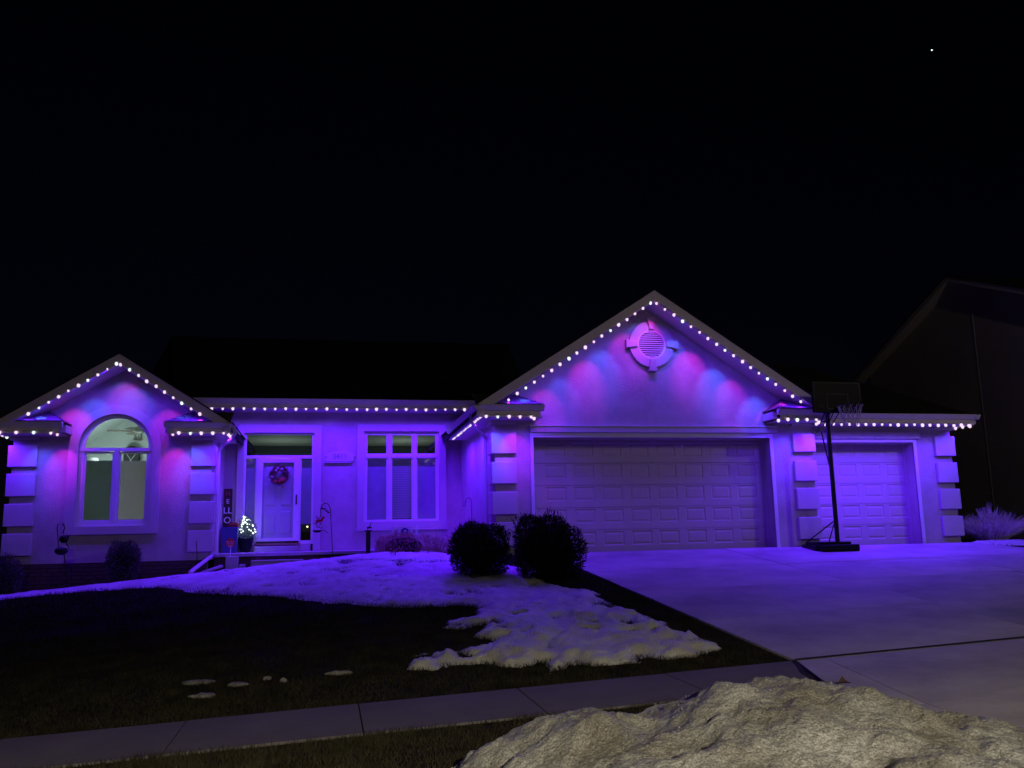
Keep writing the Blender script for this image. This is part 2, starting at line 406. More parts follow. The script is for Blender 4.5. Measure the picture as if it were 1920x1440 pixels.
pb = MB().box(-2.235, 3.055, 18.92, YE, .045, .115); pb.build('porch_slab', M_['concrete'], H, bevel=.008)
MB().box(-1.46, -.46, 18.45, 18.92, -.16, -.03).build('porch_step', M_['concrete'], H, bevel=.008)
MB().box(-1.46, -.46, 18.44, 18.46, -.045, -.028).build('step_nosing', M_['white'], H)

# --- quoins
QZ = [(2.40, 2.62), (1.86, 2.25), (1.30, 1.705), (.735, 1.15), (.16, .59)]
def quoin(x0, x1, y0, y1, tops):
    for i, (a, b) in enumerate(tops):
        MB().box(x0, x1, y0, y1, a, b).build('quoin_block', M_['trimst'], H, bevel=.008)
quoin(2.985, 3.46, YW - .075, YW + .42, [(2.41, 2.478)] + QZ[1:])
quoin(9.145, 9.635, YW - .075, YW + .19, [(2.41, 2.478)] + [(1.88, 2.24), (1.30, 1.70), (.74, 1.155), (.155, .585)])
quoin(12.54, 13.01, YR - .075, YR + .42, [(2.35, 2.42), (1.81, 2.22), (1.25, 1.668), (.702, 1.118), (.145, .557)])
quoin(-2.64, -2.18, YL - .075, YL + .42, [(2.345, 2.408)] + [(1.83, 2.24), (1.275, 1.70), (.715, 1.135), (.17, .58)])
quoin(-5.93, -5.42, YL - .075, YL + .42, [(2.345, 2.408)] + [(1.83, 2.24), (1.275, 1.70), (.715, 1.135), (.17, .58)])
MB().box(12.2, 12.965, YR - .02, YR + .3, -.12, .03).build('wall_base', M_['trimst'], H)

# --- garage door headers, jamb trim
MB().box(3.74, 8.82, YW - .07, YW, 2.26, 2.38).build('door_header', M_['trimst'], H, bevel=.004)
MB().box(3.73, 8.83, YW - .085, YW, 2.38, 2.395).build('header_cap', M_['white'], H)
t = MB(); t.box(3.74, 3.80, YW - .03, YW + .02, -.02, 2.255); t.box(8.66, 8.73, YW - .03, YW + .02, -.02, 2.255); t.box(3.80, 8.66, YW - .03, YW + .02, 2.17, 2.255)
t.build('door_trim', M_['white'], H)
MB().box(9.69, 12.2, YR - .06, YR, 2.17, 2.31).build('door_header', M_['trimst'], H, bevel=.004)
t = MB(); t.box(12.05, 12.12, YR - .025, YR + .02, -.02, 2.155); t.box(9.69, 12.05, YR - .025, YR + .02, 2.10, 2.155)
t.build('door_trim', M_['white'], H)

# --- garage doors: stile and rail sheet with recessed panels
def garage_door(x0, x1, cols, y, rows, zt__):
    mb = MB(); zs = sorted({-.01, zt__} | {z for a, b in rows for z in (a, b)}); xs_ = sorted({x0, x1} | {c for a, b in cols for c in (a, b)})
    holes = {(round(a, 3), round(c, 3)) for a, b in cols for c, d in rows}
    secs = [(-.01 + .43 * i, -.01 + .43 * (i + 1)) for i in range(5)]
    for za, zb in zip(zs, zs[1:]):
        for xa, xb in zip(xs_, xs_[1:]):
            if (round(xa, 3), round(za, 3)) in holes: continue
            cuts = [za] + [s[1] for s in secs if za < s[1] < zb] + [zb]
            for c0, c1 in zip(cuts, cuts[1:]):
                a = c0 + (.004 if c0 != za else 0); b = c1 - (.004 if c1 != zb else 0)
                mb.box(xa, xb, y, y + .03, a, b)
    mb.box(x0, x1, y + .031, y + .05, -.01, zt__)
    d = mb.build('garage_door', M_['door'], H)
    pm = None; o0 = origin(H)
    for a, b in cols:
        for c, e in rows:
            w_, h_ = b - a, e - c
            if pm is None:
                p = MB(); lv = [(0, 0), (.016, .012), (.030, .012), (.060, .003)]
                for (i0, d0), (i1, d1) in zip(lv, lv[1:]):
                    A = [(i0, d0, i0), (w_ - i0, d0, i0), (w_ - i0, d0, h_ - i0), (i0, d0, h_ - i0)]
                    B = [(i1, d1, i1), (w_ - i1, d1, i1), (w_ - i1, d1, h_ - i1), (i1, d1, h_ - i1)]
                    p.add(A + B, [(0, 1, 5, 4), (1, 2, 6, 5), (2, 3, 7, 6), (3, 0, 4, 7)])
                i1, d1 = lv[-1]; p.add([(i1, d1, i1), (w_ - i1, d1, i1), (w_ - i1, d1, h_ - i1), (i1, d1, h_ - i1)], [(0, 1, 2, 3)])
                pm = bpy.data.meshes.new('panel'); pm.from_pydata(p.v, [], p.f); pm.materials.append(M_['door'])
            link('panel', pm, d, Vector((a, y, c)) - o0)
    return d
rows = [(.12 + .43 * i, .39 + .43 * i) for i in range(5)]
garage_door(3.72, 8.76, [(4.11 + .57 * i, 4.53 + .57 * i) for i in range(8)], 16.55, rows, 2.3)
garage_door(9.60, 12.22, [(9.94 + .56 * i, 10.37 + .56 * i) for i in range(4)], 16.74, rows, 2.25)

# --- roofs, fascia, soffit
YG = 15.52   # front of main gable rake
def gable(ax, az, sl, xl, xr, yf, ywall, yb, th=.19):
    def z(x, d=0): return az - sl * abs(x - ax) - d
    for x in (xl, xr):
        P = [(ax, az), (x, z(x)), (x, z(x, th)), (ax, az - th)]
        MB().prism(P, yf, yf + .03).build('fascia_board', M_['fascia'], H)
        MB().prism([(ax, az - th + .012), (x, z(x, th - .012)), (x, z(x, th + .006)), (ax, az - th - .006)], yf + .03, ywall + .02).build('rake_soffit', M_['soffit'], H)
        e_ = -.04 if x < ax else .04
        MB().prism([(ax, az + .028), (x + e_, z(x) + .002), (x + e_, z(x) - .02), (ax, az + .002)], yf - .02, yb).prism([(ax, az), (x, z(x) - .001), (x, z(x, th - .02)), (ax, az - th + .02)], yf + .035, yb).build('roof', M_['roofu'], H)
gable(AX, AZ, SL, 2.62, 9.66, YG, YW, 26)
gable(LX, LZ, SLL, -6.05, -1.84, 17.66, YL, 24)
# main hip roof over entry
rf = MB(); rf.add([(-3.2, 19.72, 3.40), (3.6, 19.72, 3.40), (5.5, 26.5, 6.3), (-4.5, 26.5, 6.3), (-8, 33, 2.6), (9, 33, 2.6)], [(0, 1, 2, 3), (3, 2, 5, 4), (0, 3, 4), (1, 5, 2)])
rf.add([(-3.2, 19.72, 3.36), (3.6, 19.72, 3.36), (3.6, 20.4, 3.36), (-3.2, 20.4, 3.36)], [(0, 1, 2, 3)])
rf.build('roof', M_['roofu'], H)
rf = MB(); rf.add([(9.6, 15.76, 2.60), (13.22, 15.76, 2.60), (13.22, 24, 2.60), (9.6, 24, 2.6), (9.6, 19.2, 4.3), (11.2, 19.2, 4.3), (11.2, 21, 4.3), (9.6, 21, 4.3)], [(0, 1, 5, 4), (1, 2, 6, 5), (2, 3, 7, 6)])
rf.build('roof', M_['roofu'], H)

def gutter_x(x0, x1, y, z, fb=.10, ends=True):
    """K style gutter along x with its fascia board and soffit edge; z = top"""
    P = [(y + .11, z), (y, z), (y, z - .018), (y + .022, z - .05), (y + .05, z - .095), (y + .11, z - .105)]
    MB().prism(P, x0, x1, 'x').build('gutter', M_['gutter'], H)
    MB().box(x0 + .06, x1 - .06, y + .09, y + .11, z - .105 - fb, z - .104).build('fascia_board', M_['fascia'], H)
def gutter_y(y0, y1, x, z, side, fb=.10):
    s_ = side
    P = [(x - s_ * .11, z), (x, z), (x, z - .018), (x - s_ * .022, z - .05), (x - s_ * .05, z - .095), (x - s_ * .11, z - .105)]
    MB().prism(P, y0, y1, 'y').build('gutter', M_['gutter'], H)
    xa, xb = sorted((x - s_ * .11, x - s_ * .09)); MB().box(xa, xb, y0 + .1, y1, z - .105 - fb, z - .104).build('fascia_board', M_['fascia'], H)
gutter_x(2.56, 3.88, 15.48, 2.695, fb=.10); gutter_y(15.48, 19.3, 2.555, 2.694, -1)
gutter_x(8.56, 9.66, 15.48, 2.665, fb=.10)
gutter_x(9.665, 13.22, 15.70, 2.615, fb=.085); gutter_y(15.70, 20, 13.225, 2.613, 1)
gutter_x(-6.1, -4.86, 17.62, 2.625, fb=.10); gutter_y(17.62, 22, -6.105, 2.624, -1)
gutter_x(-3.07, -1.83, 17.62, 2.625, fb=.10); gutter_y(17.62, 19.5, -1.825, 2.624, 1)
gutter_x(-3.0, 3.55, 19.68, 3.425, fb=.10)
# flat soffits
for b in ((2.64, 3.86, 15.57, YW, 2.478, 2.49), (2.64, 3.06, YW, 19.4, 2.478, 2.49), (8.62, 9.6, 15.57, YW, 2.455, 2.468), (9.6, 13.14, 15.8, YR, 2.422, 2.435), (12.96, 13.14, YR, 20, 2.422, 2.435),
          (-6.04, -4.9, 17.71, YL, 2.41, 2.422), (-3.03, -1.9, 17.71, YL, 2.41, 2.422), (-2.24, -1.9, YL, 19.5, 2.41, 2.422), (-6.04, -5.87, YL, 22, 2.41, 2.422), (-2.9, 3.5, 19.78, YE + .05, 3.215, 3.228)):
    MB().box(*b).build('soffit', M_['soffit'], H)
for x in (-1.2, 0.35, 1.8):   # soffit vents
    MB().box(x, x + .3, 19.95, 20.15, 3.208, 3.215).build('soffit_vent', M_['fascia'], H)

# cornice returns with their own little shingled roofs
def ret_roof(xo, xi, yf, yw, z, h, hip):
    """xo: outer end, xi: inner (hipped) end"""
    s_ = 1 if xi > xo else -1; hi = xi - s_ * hip
    mb = MB(); mb.add([(xo, yf, z), (xi, yf, z), (hi, yw, z + h), (xo, yw, z + h), (xi, yw, z)], [(0, 1, 2, 3), (1, 4, 2)])
    mb.build('return_roof', M_['roofu'], H)
    rows_ = 4
    for k_ in range(rows_):
        a0, a1 = k_ / rows_, min(1, (k_ + 1.12) / rows_)
        L = abs(xi - xo); x = 0; wv = .24
        off = (k_ % 2) * .12
        while x < L - .05:
            xe = min(L, x + (wv - off if x == 0 and off else wv) + random.uniform(-.02, .02))
            g0, g1 = .006, .006
            def PT(t, a, up):
                lim = L - hip * a; xx = xo + s_ * min(t, lim)
                return (xx, yf + (yw - yf) * a - .02 * (1 - a), z + h * a + up)
            p = [PT(x + g0, a0, .022), PT(xe - g1, a0, .022), PT(xe - g1, a1, .008), PT(x + g0, a1, .008)]
            if abs(p[0][0] - p[1][0]) > .03:
                q = [(v[0], v[1] + .003, v[2] - .014) for v in p]
                MB().add(p + q, [(0, 1, 2, 3), (4, 7, 6, 5), (0, 4, 5, 1), (1, 5, 6, 2), (2, 6, 7, 3), (3, 7, 4, 0)]).build('shingle', M_['shingle'], H)
            x = xe
    # hip face
    mb = MB(); e = .015
    mb.add([(xi, yf, z + e), (xi, yw, z + e), (hi, yw, z + h + e), (xi, yf, z), (xi, yw, z), (hi, yw, z + h)], [(0, 1, 2), (3, 5, 4), (0, 3, 4, 1), (0, 2, 5, 3)])
    mb.build('hip_shingles', M_['shingle'], H)
ret_roof(2.62, 3.88, 15.56, YW, 2.70, .29, .45)
ret_roof(9.66, 8.56, 15.56, YW, 2.675, .29, .45)
ret_roof(-6.08, -4.86, 17.70, YL, 2.63, .27, .42)
ret_roof(-1.86, -3.07, 17.70, YL, 2.63, .27, .42)
# chamfered little boxes at the inner end of each return
for x, y, z in ((3.80, YW, 2.52), (8.60, YW, 2.50), (-4.90, YL, 2.45), (-3.03, YL, 2.45)):
    MB().box(x - .05, x + .05, y - .42, y, z, z + .14).build('return_end', M_['fascia'], H)

# --- downspouts
def downspout(pts, rr=.036):
    MB().tube(pts, rr, 6).build('downspout', M_['gutter'], H)
downspout([(2.60, 16.1, 2.60), (2.61, 16.12, 2.48), (2.68, 16.25, 2.40), (2.86, 16.5, 2.31), (2.97, 16.66, 2.22), (2.98, 16.68, 2.08), (2.98, 16.68, -.05)])
downspout([(-1.80, 17.72, 2.56), (-1.77, 17.72, 2.42), (-1.86, 17.95, 2.31), (-2.06, 18.3, 2.24), (-2.13, 18.36, 2.12), (-2.13, 18.36, .16), (-2.2, 18.25, .07), (-2.48, 17.6, -.2)])

# --- gable vent
vc = (6.25, 4.02)
V = MB(); V.ring(vc[0], vc[1], .30, .46, YW - .06, YW, 0, 360, 48); vent = V.build('gable_vent', M_['trimst'], H)
MB().ring(vc[0], vc[1], .262, .302, YW - .05, YW - .002, 0, 360, 40).build('vent_rim', M_['white'], vent)
bk = MB(); bk.ring(vc[0], vc[1], 0.001, .262, YW - .012, YW - .004, 0, 360, 32); bk.build('vent_dark_back', M_['black'], vent)  # black disk stands in for the shaded opening; wall has no hole
for i in range(12):
    z = vc[1] - .235 + i * .0427; hw = math.sqrt(max(.0, .262 ** 2 - (z - vc[1]) ** 2))
    if hw > .04:
        MB().add([(vc[0] - hw, YW - .048, z - .008), (vc[0] + hw, YW - .048, z - .008), (vc[0] + hw, YW - .014, z + .02), (vc[0] - hw, YW - .014, z + .02),
                  (vc[0] - hw, YW - .044, z - .014), (vc[0] + hw, YW - .044, z - .014), (vc[0] + hw, YW - .014, z + .014), (vc[0] - hw, YW - .014, z + .014)],
                 [(0, 1, 2, 3), (4, 7, 6, 5), (0, 4, 5, 1), (0, 3, 7, 4), (1, 5, 6, 2)]).build('slat', M_['white'], vent)
for a in (0, 90, 180, 270):
    c, s_ = math.cos(R(a)), math.sin(R(a)); P = []
    for rad, hw in ((.305, .05), (.54, .085), (.54, -.085), (.305, -.05)):
        P.append((vc[0] + rad * c - hw * s_, vc[1] + rad * s_ + hw * c))
    MB().prism(P, YW - .10, YW).build('keystone', M_['trimst'], vent, bevel=.005)

# --- left wing window
W1 = MB(); cx = -4.03
wc = MB(); wc.box(cx - .85, cx - .67, YL - .06, YL, .54, 2.19); wc.box(cx + .67, cx + .83, YL - .06, YL, .54, 2.19); wc.box(cx - .67, cx + .67, YL - .06, YL, .54, .69)
wc.ring(cx - .01, 2.19, .67, .84, YL - .06, YL, 0, 180, 36); wc.build('window_surround', M_['trimst'], H, bevel=0)
f1 = MB(); yy0, yy1 = YL + .03, YL + .10
f1.box(cx - .67, cx - .585, yy0, yy1, .69, 2.15); f1.box(cx + .585, cx + .67, yy0, yy1, .69, 2.15); f1.box(cx - .585, cx + .585, yy0, yy1, .69, .78)
f1.ring(cx, 2.19, .585, .67, yy0, yy1, 0, 180, 36); f1.box(cx - .67, cx + .67, yy0 - .015, yy1, 2.135, 2.20); f1.box(cx - .04, cx + .04, yy0 - .01, yy1, .78, 2.135)
win = f1.build('arched_window', M_['white'], H)
for xa, xb in ((cx - .585, cx - .04), (cx + .04, cx + .585)):
    s_ = MB(); s_.box(xa, xa + .035, yy0 + .02, yy1 + .01, .78, 2.13); s_.box(xb - .035, xb, yy0 + .02, yy1 + .01, .78, 2.13); s_.box(xa + .035, xb - .035, yy0 + .02, yy1 + .01, .78, .815); s_.box(xa + .035, xb - .035, yy0 + .02, yy1 + .01, 2.09, 2.13)
    s_.build('sash', M_['white'], win)
    MB().box(xa + .035, xb - .035, yy0 + .04, yy0 + .046, .815, 2.09).build('pane', M_['glass'], win)
ap = MB(); ap.ring(cx, 2.2, .002, .585, yy0 + .04, yy0 + .046, 0, 180, 24); ap.build('pane', M_['glass'], win)
MB().box(cx - .60, cx - .03, yy1 + .17, yy1 + .18, .74, 1.975).build('roller_shade', M_['shade'], H)
MB().box(cx + .01, cx + .60, yy1 + .17, yy1 + .18, .74, 1.965).build('roller_shade', M_['shade2'], H)
MB().box(cx - .67, cx + .67, YL + .0, YL + .04, .66, .695).build('window_sill', M_['white'], H)
# room behind it
rm = MB(); X0, X1, Yb = -5.6, -2.5, 22.0
rm.add([(X0, YL + .23, .1), (X1, YL + .23, .1), (X1, Yb, .1), (X0, Yb, .1)], [(0, 1, 2, 3)])
rm.add([(X0, YL + .23, .1), (X0, Yb, .1), (X0, Yb, 2.60), (X0, YL + .23, 2.60)], [(0, 1, 2, 3)])
rm.add([(X1, YL + .23, .1), (X1, Yb, .1), (X1, Yb, 2.60), (X1, YL + .23, 2.60)], [(0, 1, 2, 3)])
rm.add([(X0, Yb, .1), (X1, Yb, .1), (X1, Yb, 2.60), (-3.98, Yb, 3.66), (X0, Yb, 2.60)], [(0, 1, 2, 3, 4)])
rm.add([(X0, YL + .23, 2.60), (X0, Yb, 2.60), (-3.98, Yb, 3.66), (-3.98, YL + .23, 3.66)], [(0, 1, 2, 3)])
rm.add([(X1, YL + .23, 2.60), (X1, Yb, 2.60), (-3.98, Yb, 3.66), (-3.98, YL + .23, 3.66)], [(0, 1, 2, 3)])
rm.build('room_interior', M_['room'], H)
def lamp(name, loc, e, col, rad=.1, parent=None, kind='POINT'):
    l = bpy.data.lights.new(name, kind); l.energy = e; l.color = col; l.shadow_soft_size = rad
    o = bpy.data.objects.new(name, l); COL.objects.link(o)
    if parent: o.parent = parent; o.location = Vector(loc) - origin(parent)
    else: o.location = loc
    return o
lamp('room_light', (-4.6, 20.6, 1.9), 50, (.78, 1.0, 1.0), .12, H)
lamp('room_light', (-4.0, 19.7, .9), 12, (.9, 1.0, .92), .2, H)  # unseen light added behind the roller shades to brighten them
fanE = empty('ceiling_fan', (-4.04, 20.3, 2.8)); tag(fanE, 'bronze ceiling fan with light kit hanging inside the arched window', 'ceiling fan')
MB().tube([(-4.04, 20.3, 3.62), (-4.04, 20.3, 2.86)], .014).build('rod', M_['fan'], fanE)
MB().lathe((-4.04, 20.3, 2.74), [(.0, .13), (.03, .13), (.11, .09), (.12, .03), (.06, .0), (0, 0)], 16).build('motor_housing', M_['room'], fanE, smooth=True)
for i in range(5):
    a = R(190 + 72 * i); c, s_ = math.cos(a), math.sin(a); q = []
    for d_, w_ in ((.12, .04), (.62, .07), (.62, -.07), (.12, -.04)): q.append((-4.04 + d_ * c - w_ * s_, 20.3 + d_ * s_ + w_ * c, 2.765 + w_ * .15))
    MB().add(q + [(x, y, z - .012) for x, y, z in q], [(0, 1, 2, 3), (7, 6, 5, 4), (0, 4, 5, 1), (1, 5, 6, 2), (2, 6, 7, 3), (3, 7, 4, 0)]).build('blade', M_['fan'], fanE)
for i in range(3):
    a = R(100 + 120 * i); MB().lathe((-4.04 + .07 * math.cos(a), 20.3 + .07 * math.sin(a), 2.56), [(.055, 0), (.035, .05), (.02, .1), (.01, .16)], 12).build('lamp_shade', M_['stone'], fanE, smooth=True)
hu = MB(); hu.box(-4.64, -4.31, 21.8, 21.98, 1.4, 2.45); hu.ring(-4.475, 2.45, .10, .165, 21.82, 21.98, 0, 180, 16)
hut = hu.build('cabinet', M_['dark']); tag(hut, 'dark arched cabinet with crossed trim seen through the arched window', 'cabinet')
hx = MB()
for s_ in (1, -1): hx.tube([(-4.475 - s_ * .10, 21.79, 2.12), (-4.475 + s_ * .10, 21.79, 2.42)], .009, 5)
hx.build('cross_trim', M_['room'], hut)
ls = MB().lathe((-5.1, 20.9, 1.98), [(.20, 0), (.13, .26)], 18); lo = ls.build('table_lamp', M_['letter'], smooth=True); tag(lo, 'pale lampshade just above the left roller shade', 'lamp')
MB().lathe((-5.1, 20.9, 1.5), [(.09, 0), (.03, .06), (.02, .48)], 12).build('stem', M_['fan'], lo, smooth=True)

# --- entry surround, door unit
yc = YE
c = MB(); c.box(-1.97, -1.83, yc - .05, yc, .12, 2.75); c.box(-.30, -.14, yc - .05, yc, .12, 2.75); c.box(-1.97, -.14, yc - .05, yc, 2.75, 2.93)
c.build('door_surround', M_['trimst'], H, bevel=.003)
fr = MB(); a, b = yc + .03, yc + .12
fr.box(-1.83, -1.78, a, b, .27, 2.75); fr.box(-.35, -.30, a, b, .27, 2.75); fr.box(-1.78, -.35, a, b, 2.71, 2.75); fr.box(-1.78, -.35, a - .015, b, 2.175, 2.245)
fr.box(-1.57, -1.53, a, b, .27, 2.175); fr.box(-.61, -.575, a, b, .27, 2.175); fr.box(-1.78, -1.57, a, b, .27, .34); fr.box(-.575, -.35, a, b, .27, .35)
du = fr.build('entry_frame', M_['white'], H)
MB().box(-1.78, -.35, a + .04, a + .046, 2.245, 2.71).build('pane', M_['glass'], du)
MB().box(-1.78, -1.57, a + .04, a + .046, .34, 2.175).build('pane', M_['glass'], du)
MB().box(-.575, -.35, a + .04, a + .046, .35, 2.175).build('pane', M_['glass'], du)
MB().box(-1.775, -1.575, b + .03, b + .04, .34, 2.16).build('sidelight_shade', M_['curtain'], H)
MB().box(-.57, -.355, b + .03, b + .04, .71, 2.16).build('sidelight_shade', M_['curtain'], H)
sdm = MB(); s0, s1 = yc - .01, yc + .03
sdm.box(-1.53, -1.41, s0, s1, .34, 2.17); sdm.box(-.74, -.61, s0, s1, .34, 2.17); sdm.box(-1.41, -.74, s0, s1, 2.08, 2.17); sdm.box(-1.41, -.74, s0, s1, .34, .41)
sdo = sdm.build('storm_door', M_['white'], H, bevel=.004)
MB().box(-1.41, -.74, s0 + .015, s0 + .020, .41, 2.08).build('pane', M_['glassd'], sdo)
hn = MB(); hn.tube([(-.675, s0 - .035, 1.16), (-.675, s0 - .035, 1.34)], .010, 6); hn.box(-.69, -.66, s0 - .004, s0, 1.14, 1.36); hn.box(-.68, -.67, s0 - .035, s0, 1.165, 1.18); hn.box(-.68, -.67, s0 - .035, s0, 1.32, 1.335)
hn.build('handle', M_['black'], sdo)
fd = MB().box(-1.50, -.64, yc + .055, yc + .10, .34, 2.12).build('front_door', M_['white'], H)
for xa, xb in ((-1.36, -1.12), (-1.02, -.78)):
    for za, zb in ((.50, 1.0), (1.12, 1.62), (1.74, 2.0)):
        p = MB(); y = yc + .055
        p.add([(xa, y - .001, za), (xb, y - .001, za), (xb, y - .001, zb), (xa, y - .001, zb), (xa + .03, y - .016, za + .03), (xb - .03, y - .016, za + .03), (xb - .03, y - .016, zb - .03), (xa + .03, y - .016, zb - .03)],
              [(4, 5, 6, 7), (0, 1, 5, 4), (1, 2, 6, 5), (2, 3, 7, 6), (3, 0, 4, 7)]).build('panel', M_['white'], fd)
MB().box(-1.78, -.35, yc - .02, yc + .12, .12, .265).build('door_sill_wall', M_['trimst'], H)
MB().box(-1.55, -.57, yc - .09, yc - .02, .265, .30).build('threshold', mat('threshold_wood', (.35, .16, .12), .6), H)
MB().box(-1.53, -.62, yc - .30, yc - .06, .115, .235).build('door_step', M_['concrete'], H, bevel=.006)
# hall behind
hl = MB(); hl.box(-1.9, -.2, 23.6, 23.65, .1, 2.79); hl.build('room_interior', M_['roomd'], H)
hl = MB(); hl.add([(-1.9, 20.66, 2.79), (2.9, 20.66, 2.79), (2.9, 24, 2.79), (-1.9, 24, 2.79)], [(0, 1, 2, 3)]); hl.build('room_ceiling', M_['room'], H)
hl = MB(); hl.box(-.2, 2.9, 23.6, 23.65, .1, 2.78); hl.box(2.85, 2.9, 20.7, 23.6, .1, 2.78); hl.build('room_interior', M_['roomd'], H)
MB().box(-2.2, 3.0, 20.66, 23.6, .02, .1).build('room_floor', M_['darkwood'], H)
lamp('hall_lamp', (-1.1, 22.3, 1.9), 11, (.8, 1.0, .85), .1, H)
lamp('hall_lamp', (1.9, 22.3, 1.9), 11, (.85, 1.0, .85), .1, H)
lm = emis('small_lamp', (1, .9, .6), 3)
hb = MB(); hb.box(-.9, -.2, 21.0, 21.3, .1, .55); hb.build('hall_bench', M_['dark'], H)
lb_ = MB().ball((-.44, 21.2, .66), .022).build('night_light', lm, smooth=True); tag(lb_, 'tiny warm lamp behind the clear foot of the sidelight', 'lamp')

# --- three part window
c = MB(); c.box(.66, .81, yc - .05, yc, .57, 2.79); c.box(2.54, 2.70, yc - .05, yc, .57, 2.79); c.box(.66, 2.70, yc - .05, yc, 2.79, 2.95); c.box(.81, 2.54, yc - .05, yc, .57, .73)
c.build('window_surround', M_['trimst'], H, bevel=.003)
MB().box(.62, 2.74, yc - .075, yc, .535, .568).build('window_ledge', M_['trimst'], H)
fr = MB(); fr.box(.81, .86, a, b, .73, 2.79); fr.box(2.49, 2.54, a, b, .73, 2.79); fr.box(.86, 2.49, a, b, 2.745, 2.79); fr.box(.86, 2.49, a, b, .73, .745)
fr.box(1.355, 1.425, a - .01, b, .745, 2.745); fr.box(1.935, 2.005, a - .01, b, .745, 2.745)
for xa, xb in ((.86, 1.355), (1.425, 1.935), (2.005, 2.49)): fr.box(xa, xb, a - .012, b, 2.185, 2.25)
w3 = fr.build('triple_window', M_['white'], H)
for i, (xa, xb) in enumerate(((.86, 1.355), (1.425, 1.935), (2.005, 2.49))):
    for za, zb in ((.745, 2.185), (2.25, 2.745)):
        s_ = MB(); e = .032; s_.box(xa, xa + e, a + .015, b - .02, za, zb); s_.box(xb - e, xb, a + .015, b - .02, za, zb); s_.box(xa + e, xb - e, a + .015, b - .02, za, za + e); s_.box(xa + e, xb - e, a + .015, b - .02, zb - e, zb)
        s_.build('sash', M_['white'], w3)
        MB().box(xa + e, xb - e, a + .04, a + .045, za + e, zb - e).build('pane', M_['glass'], w3)
    if i == 1:
        for j in range(34):
            z = .80 + j * .0405
            MB().add([(xa + .02, b + .02, z), (xb - .02, b + .02, z), (xb - .02, b + .028, z + .036), (xa + .02, b + .028, z + .036)], [(0, 1, 2, 3)]).build('blind_slat', M_['blind'], w3)
    else:
        MB().box(xa + .01, xb - .01, b + .03, b + .04, .75, 2.18).build('sheer_shade', M_['curtain'], H)

# --- neighbour's house
N_ = empty('neighbour_house', (23, 22, 0)); tag(N_, 'tall unlit brown gabled house beyond the right garage', 'house')
nw = MB(); nw.prism([(17.4, -1.0), (26.8, -1.0), (26.8, 5.62), (22.12, 7.55), (17.4, 5.62)], 18.35, 30, 'x'); nw.build('wall', M_['siding'], N_)
for y0_, y1_ in ((22.12, 27.3), (22.12, 16.95)):
    z1_ = 7.71 - .425 * abs(y1_ - y0_)
    MB().prism([(y0_, 7.71), (y1_, z1_), (y1_, z1_ - .16), (y0_, 7.55)], 18.0, 18.03, 'x').build('rake_board', M_['trimst'], N_)
    MB().prism([(y0_, 7.55), (y1_, z1_ - .16), (y1_, z1_ - .18), (y0_, 7.53)], 18.03, 18.36, 'x').build('soffit', M_['siding'], N_)
    MB().prism([(y0_, 7.74), (y1_, z1_ + .03), (y1_, z1_ + .003), (y0_, 7.713)], 17.97, 30.2, 'x').build('roof', M_['roofu'], N_)
MB().box(18.335, 18.35, 21.66, 21.69, -.5, 7.2).build('corner_board', M_['siding'], N_)
sm = MB()
for i in range(46): sm.add([(18.348, 17.4, -.6 + i * .18), (18.348, 26.8, -.6 + i * .18), (18.342, 26.8, -.6 + i * .18), (18.342, 17.4, -.6 + i * .18), (18.345, 17.4, -.6 + i * .18 + .17), (18.345, 26.8, -.6 + i * .18 + .17)], [(0, 1, 2, 3), (3, 2, 5, 4)]) if -.6 + i * .18 < 5.4 else None
sj = sm.build('lap_siding', M_['siding'], N_); sj['kind'] = 'stuff'
# second storey window of the neighbour, unlit
nwf = MB(); nwf.box(18.30, 18.34, 24.2, 25.2, 3.0, 4.2); nf = nwf.build('window', M_['trimst'], N_)
MB().box(18.285, 18.30, 24.27, 25.13, 3.07, 4.13).build('pane', M_['black'], nf)

# ------------------------------------------------------------------ light strings
bulb_meshes = []
for i in range(3):
    b = MB().ball((0, 0, 0), .031, .031, .037, 10, 6); me = bpy.data.meshes.new('bulb'); me.from_pydata(b.v, [], b.f); me.materials.append(M_['bulb%d' % i])
    me.polygons.foreach_set('use_smooth', [True] * len(me.polygons)); bulb_meshes.append(me)
b = MB().lathe((0, 0, 0), [(.012, .020), (.017, .026), (.017, .055), (0, .056)], 8); sock = bpy.data.meshes.new('socket'); sock.from_pydata(b.v, [], b.f); sock.materials.append(M_['socket'])
COLS = {'v': (.090, .006, 1.0), 'p': (.95, .03, .85), 'c': (.05, .13, 1.0), 'b': (.06, .02, 1.0)}
LD = {}
BASE_E = 60.0
def glow(kind, e):
    key = (kind, e)
    if key not in LD:
        l = bpy.data.lights.new('bulb_glow', 'SPOT'); l.energy = e; l.color = COLS[kind]; l.shadow_soft_size = .02
        l.spot_size = R(168) if kind in 'vb' else R(58); l.spot_blend = .94 if kind in 'vb' else .75; LD[key] = l
    return LD[key]
GRP = 'strings of eave lights on the house'
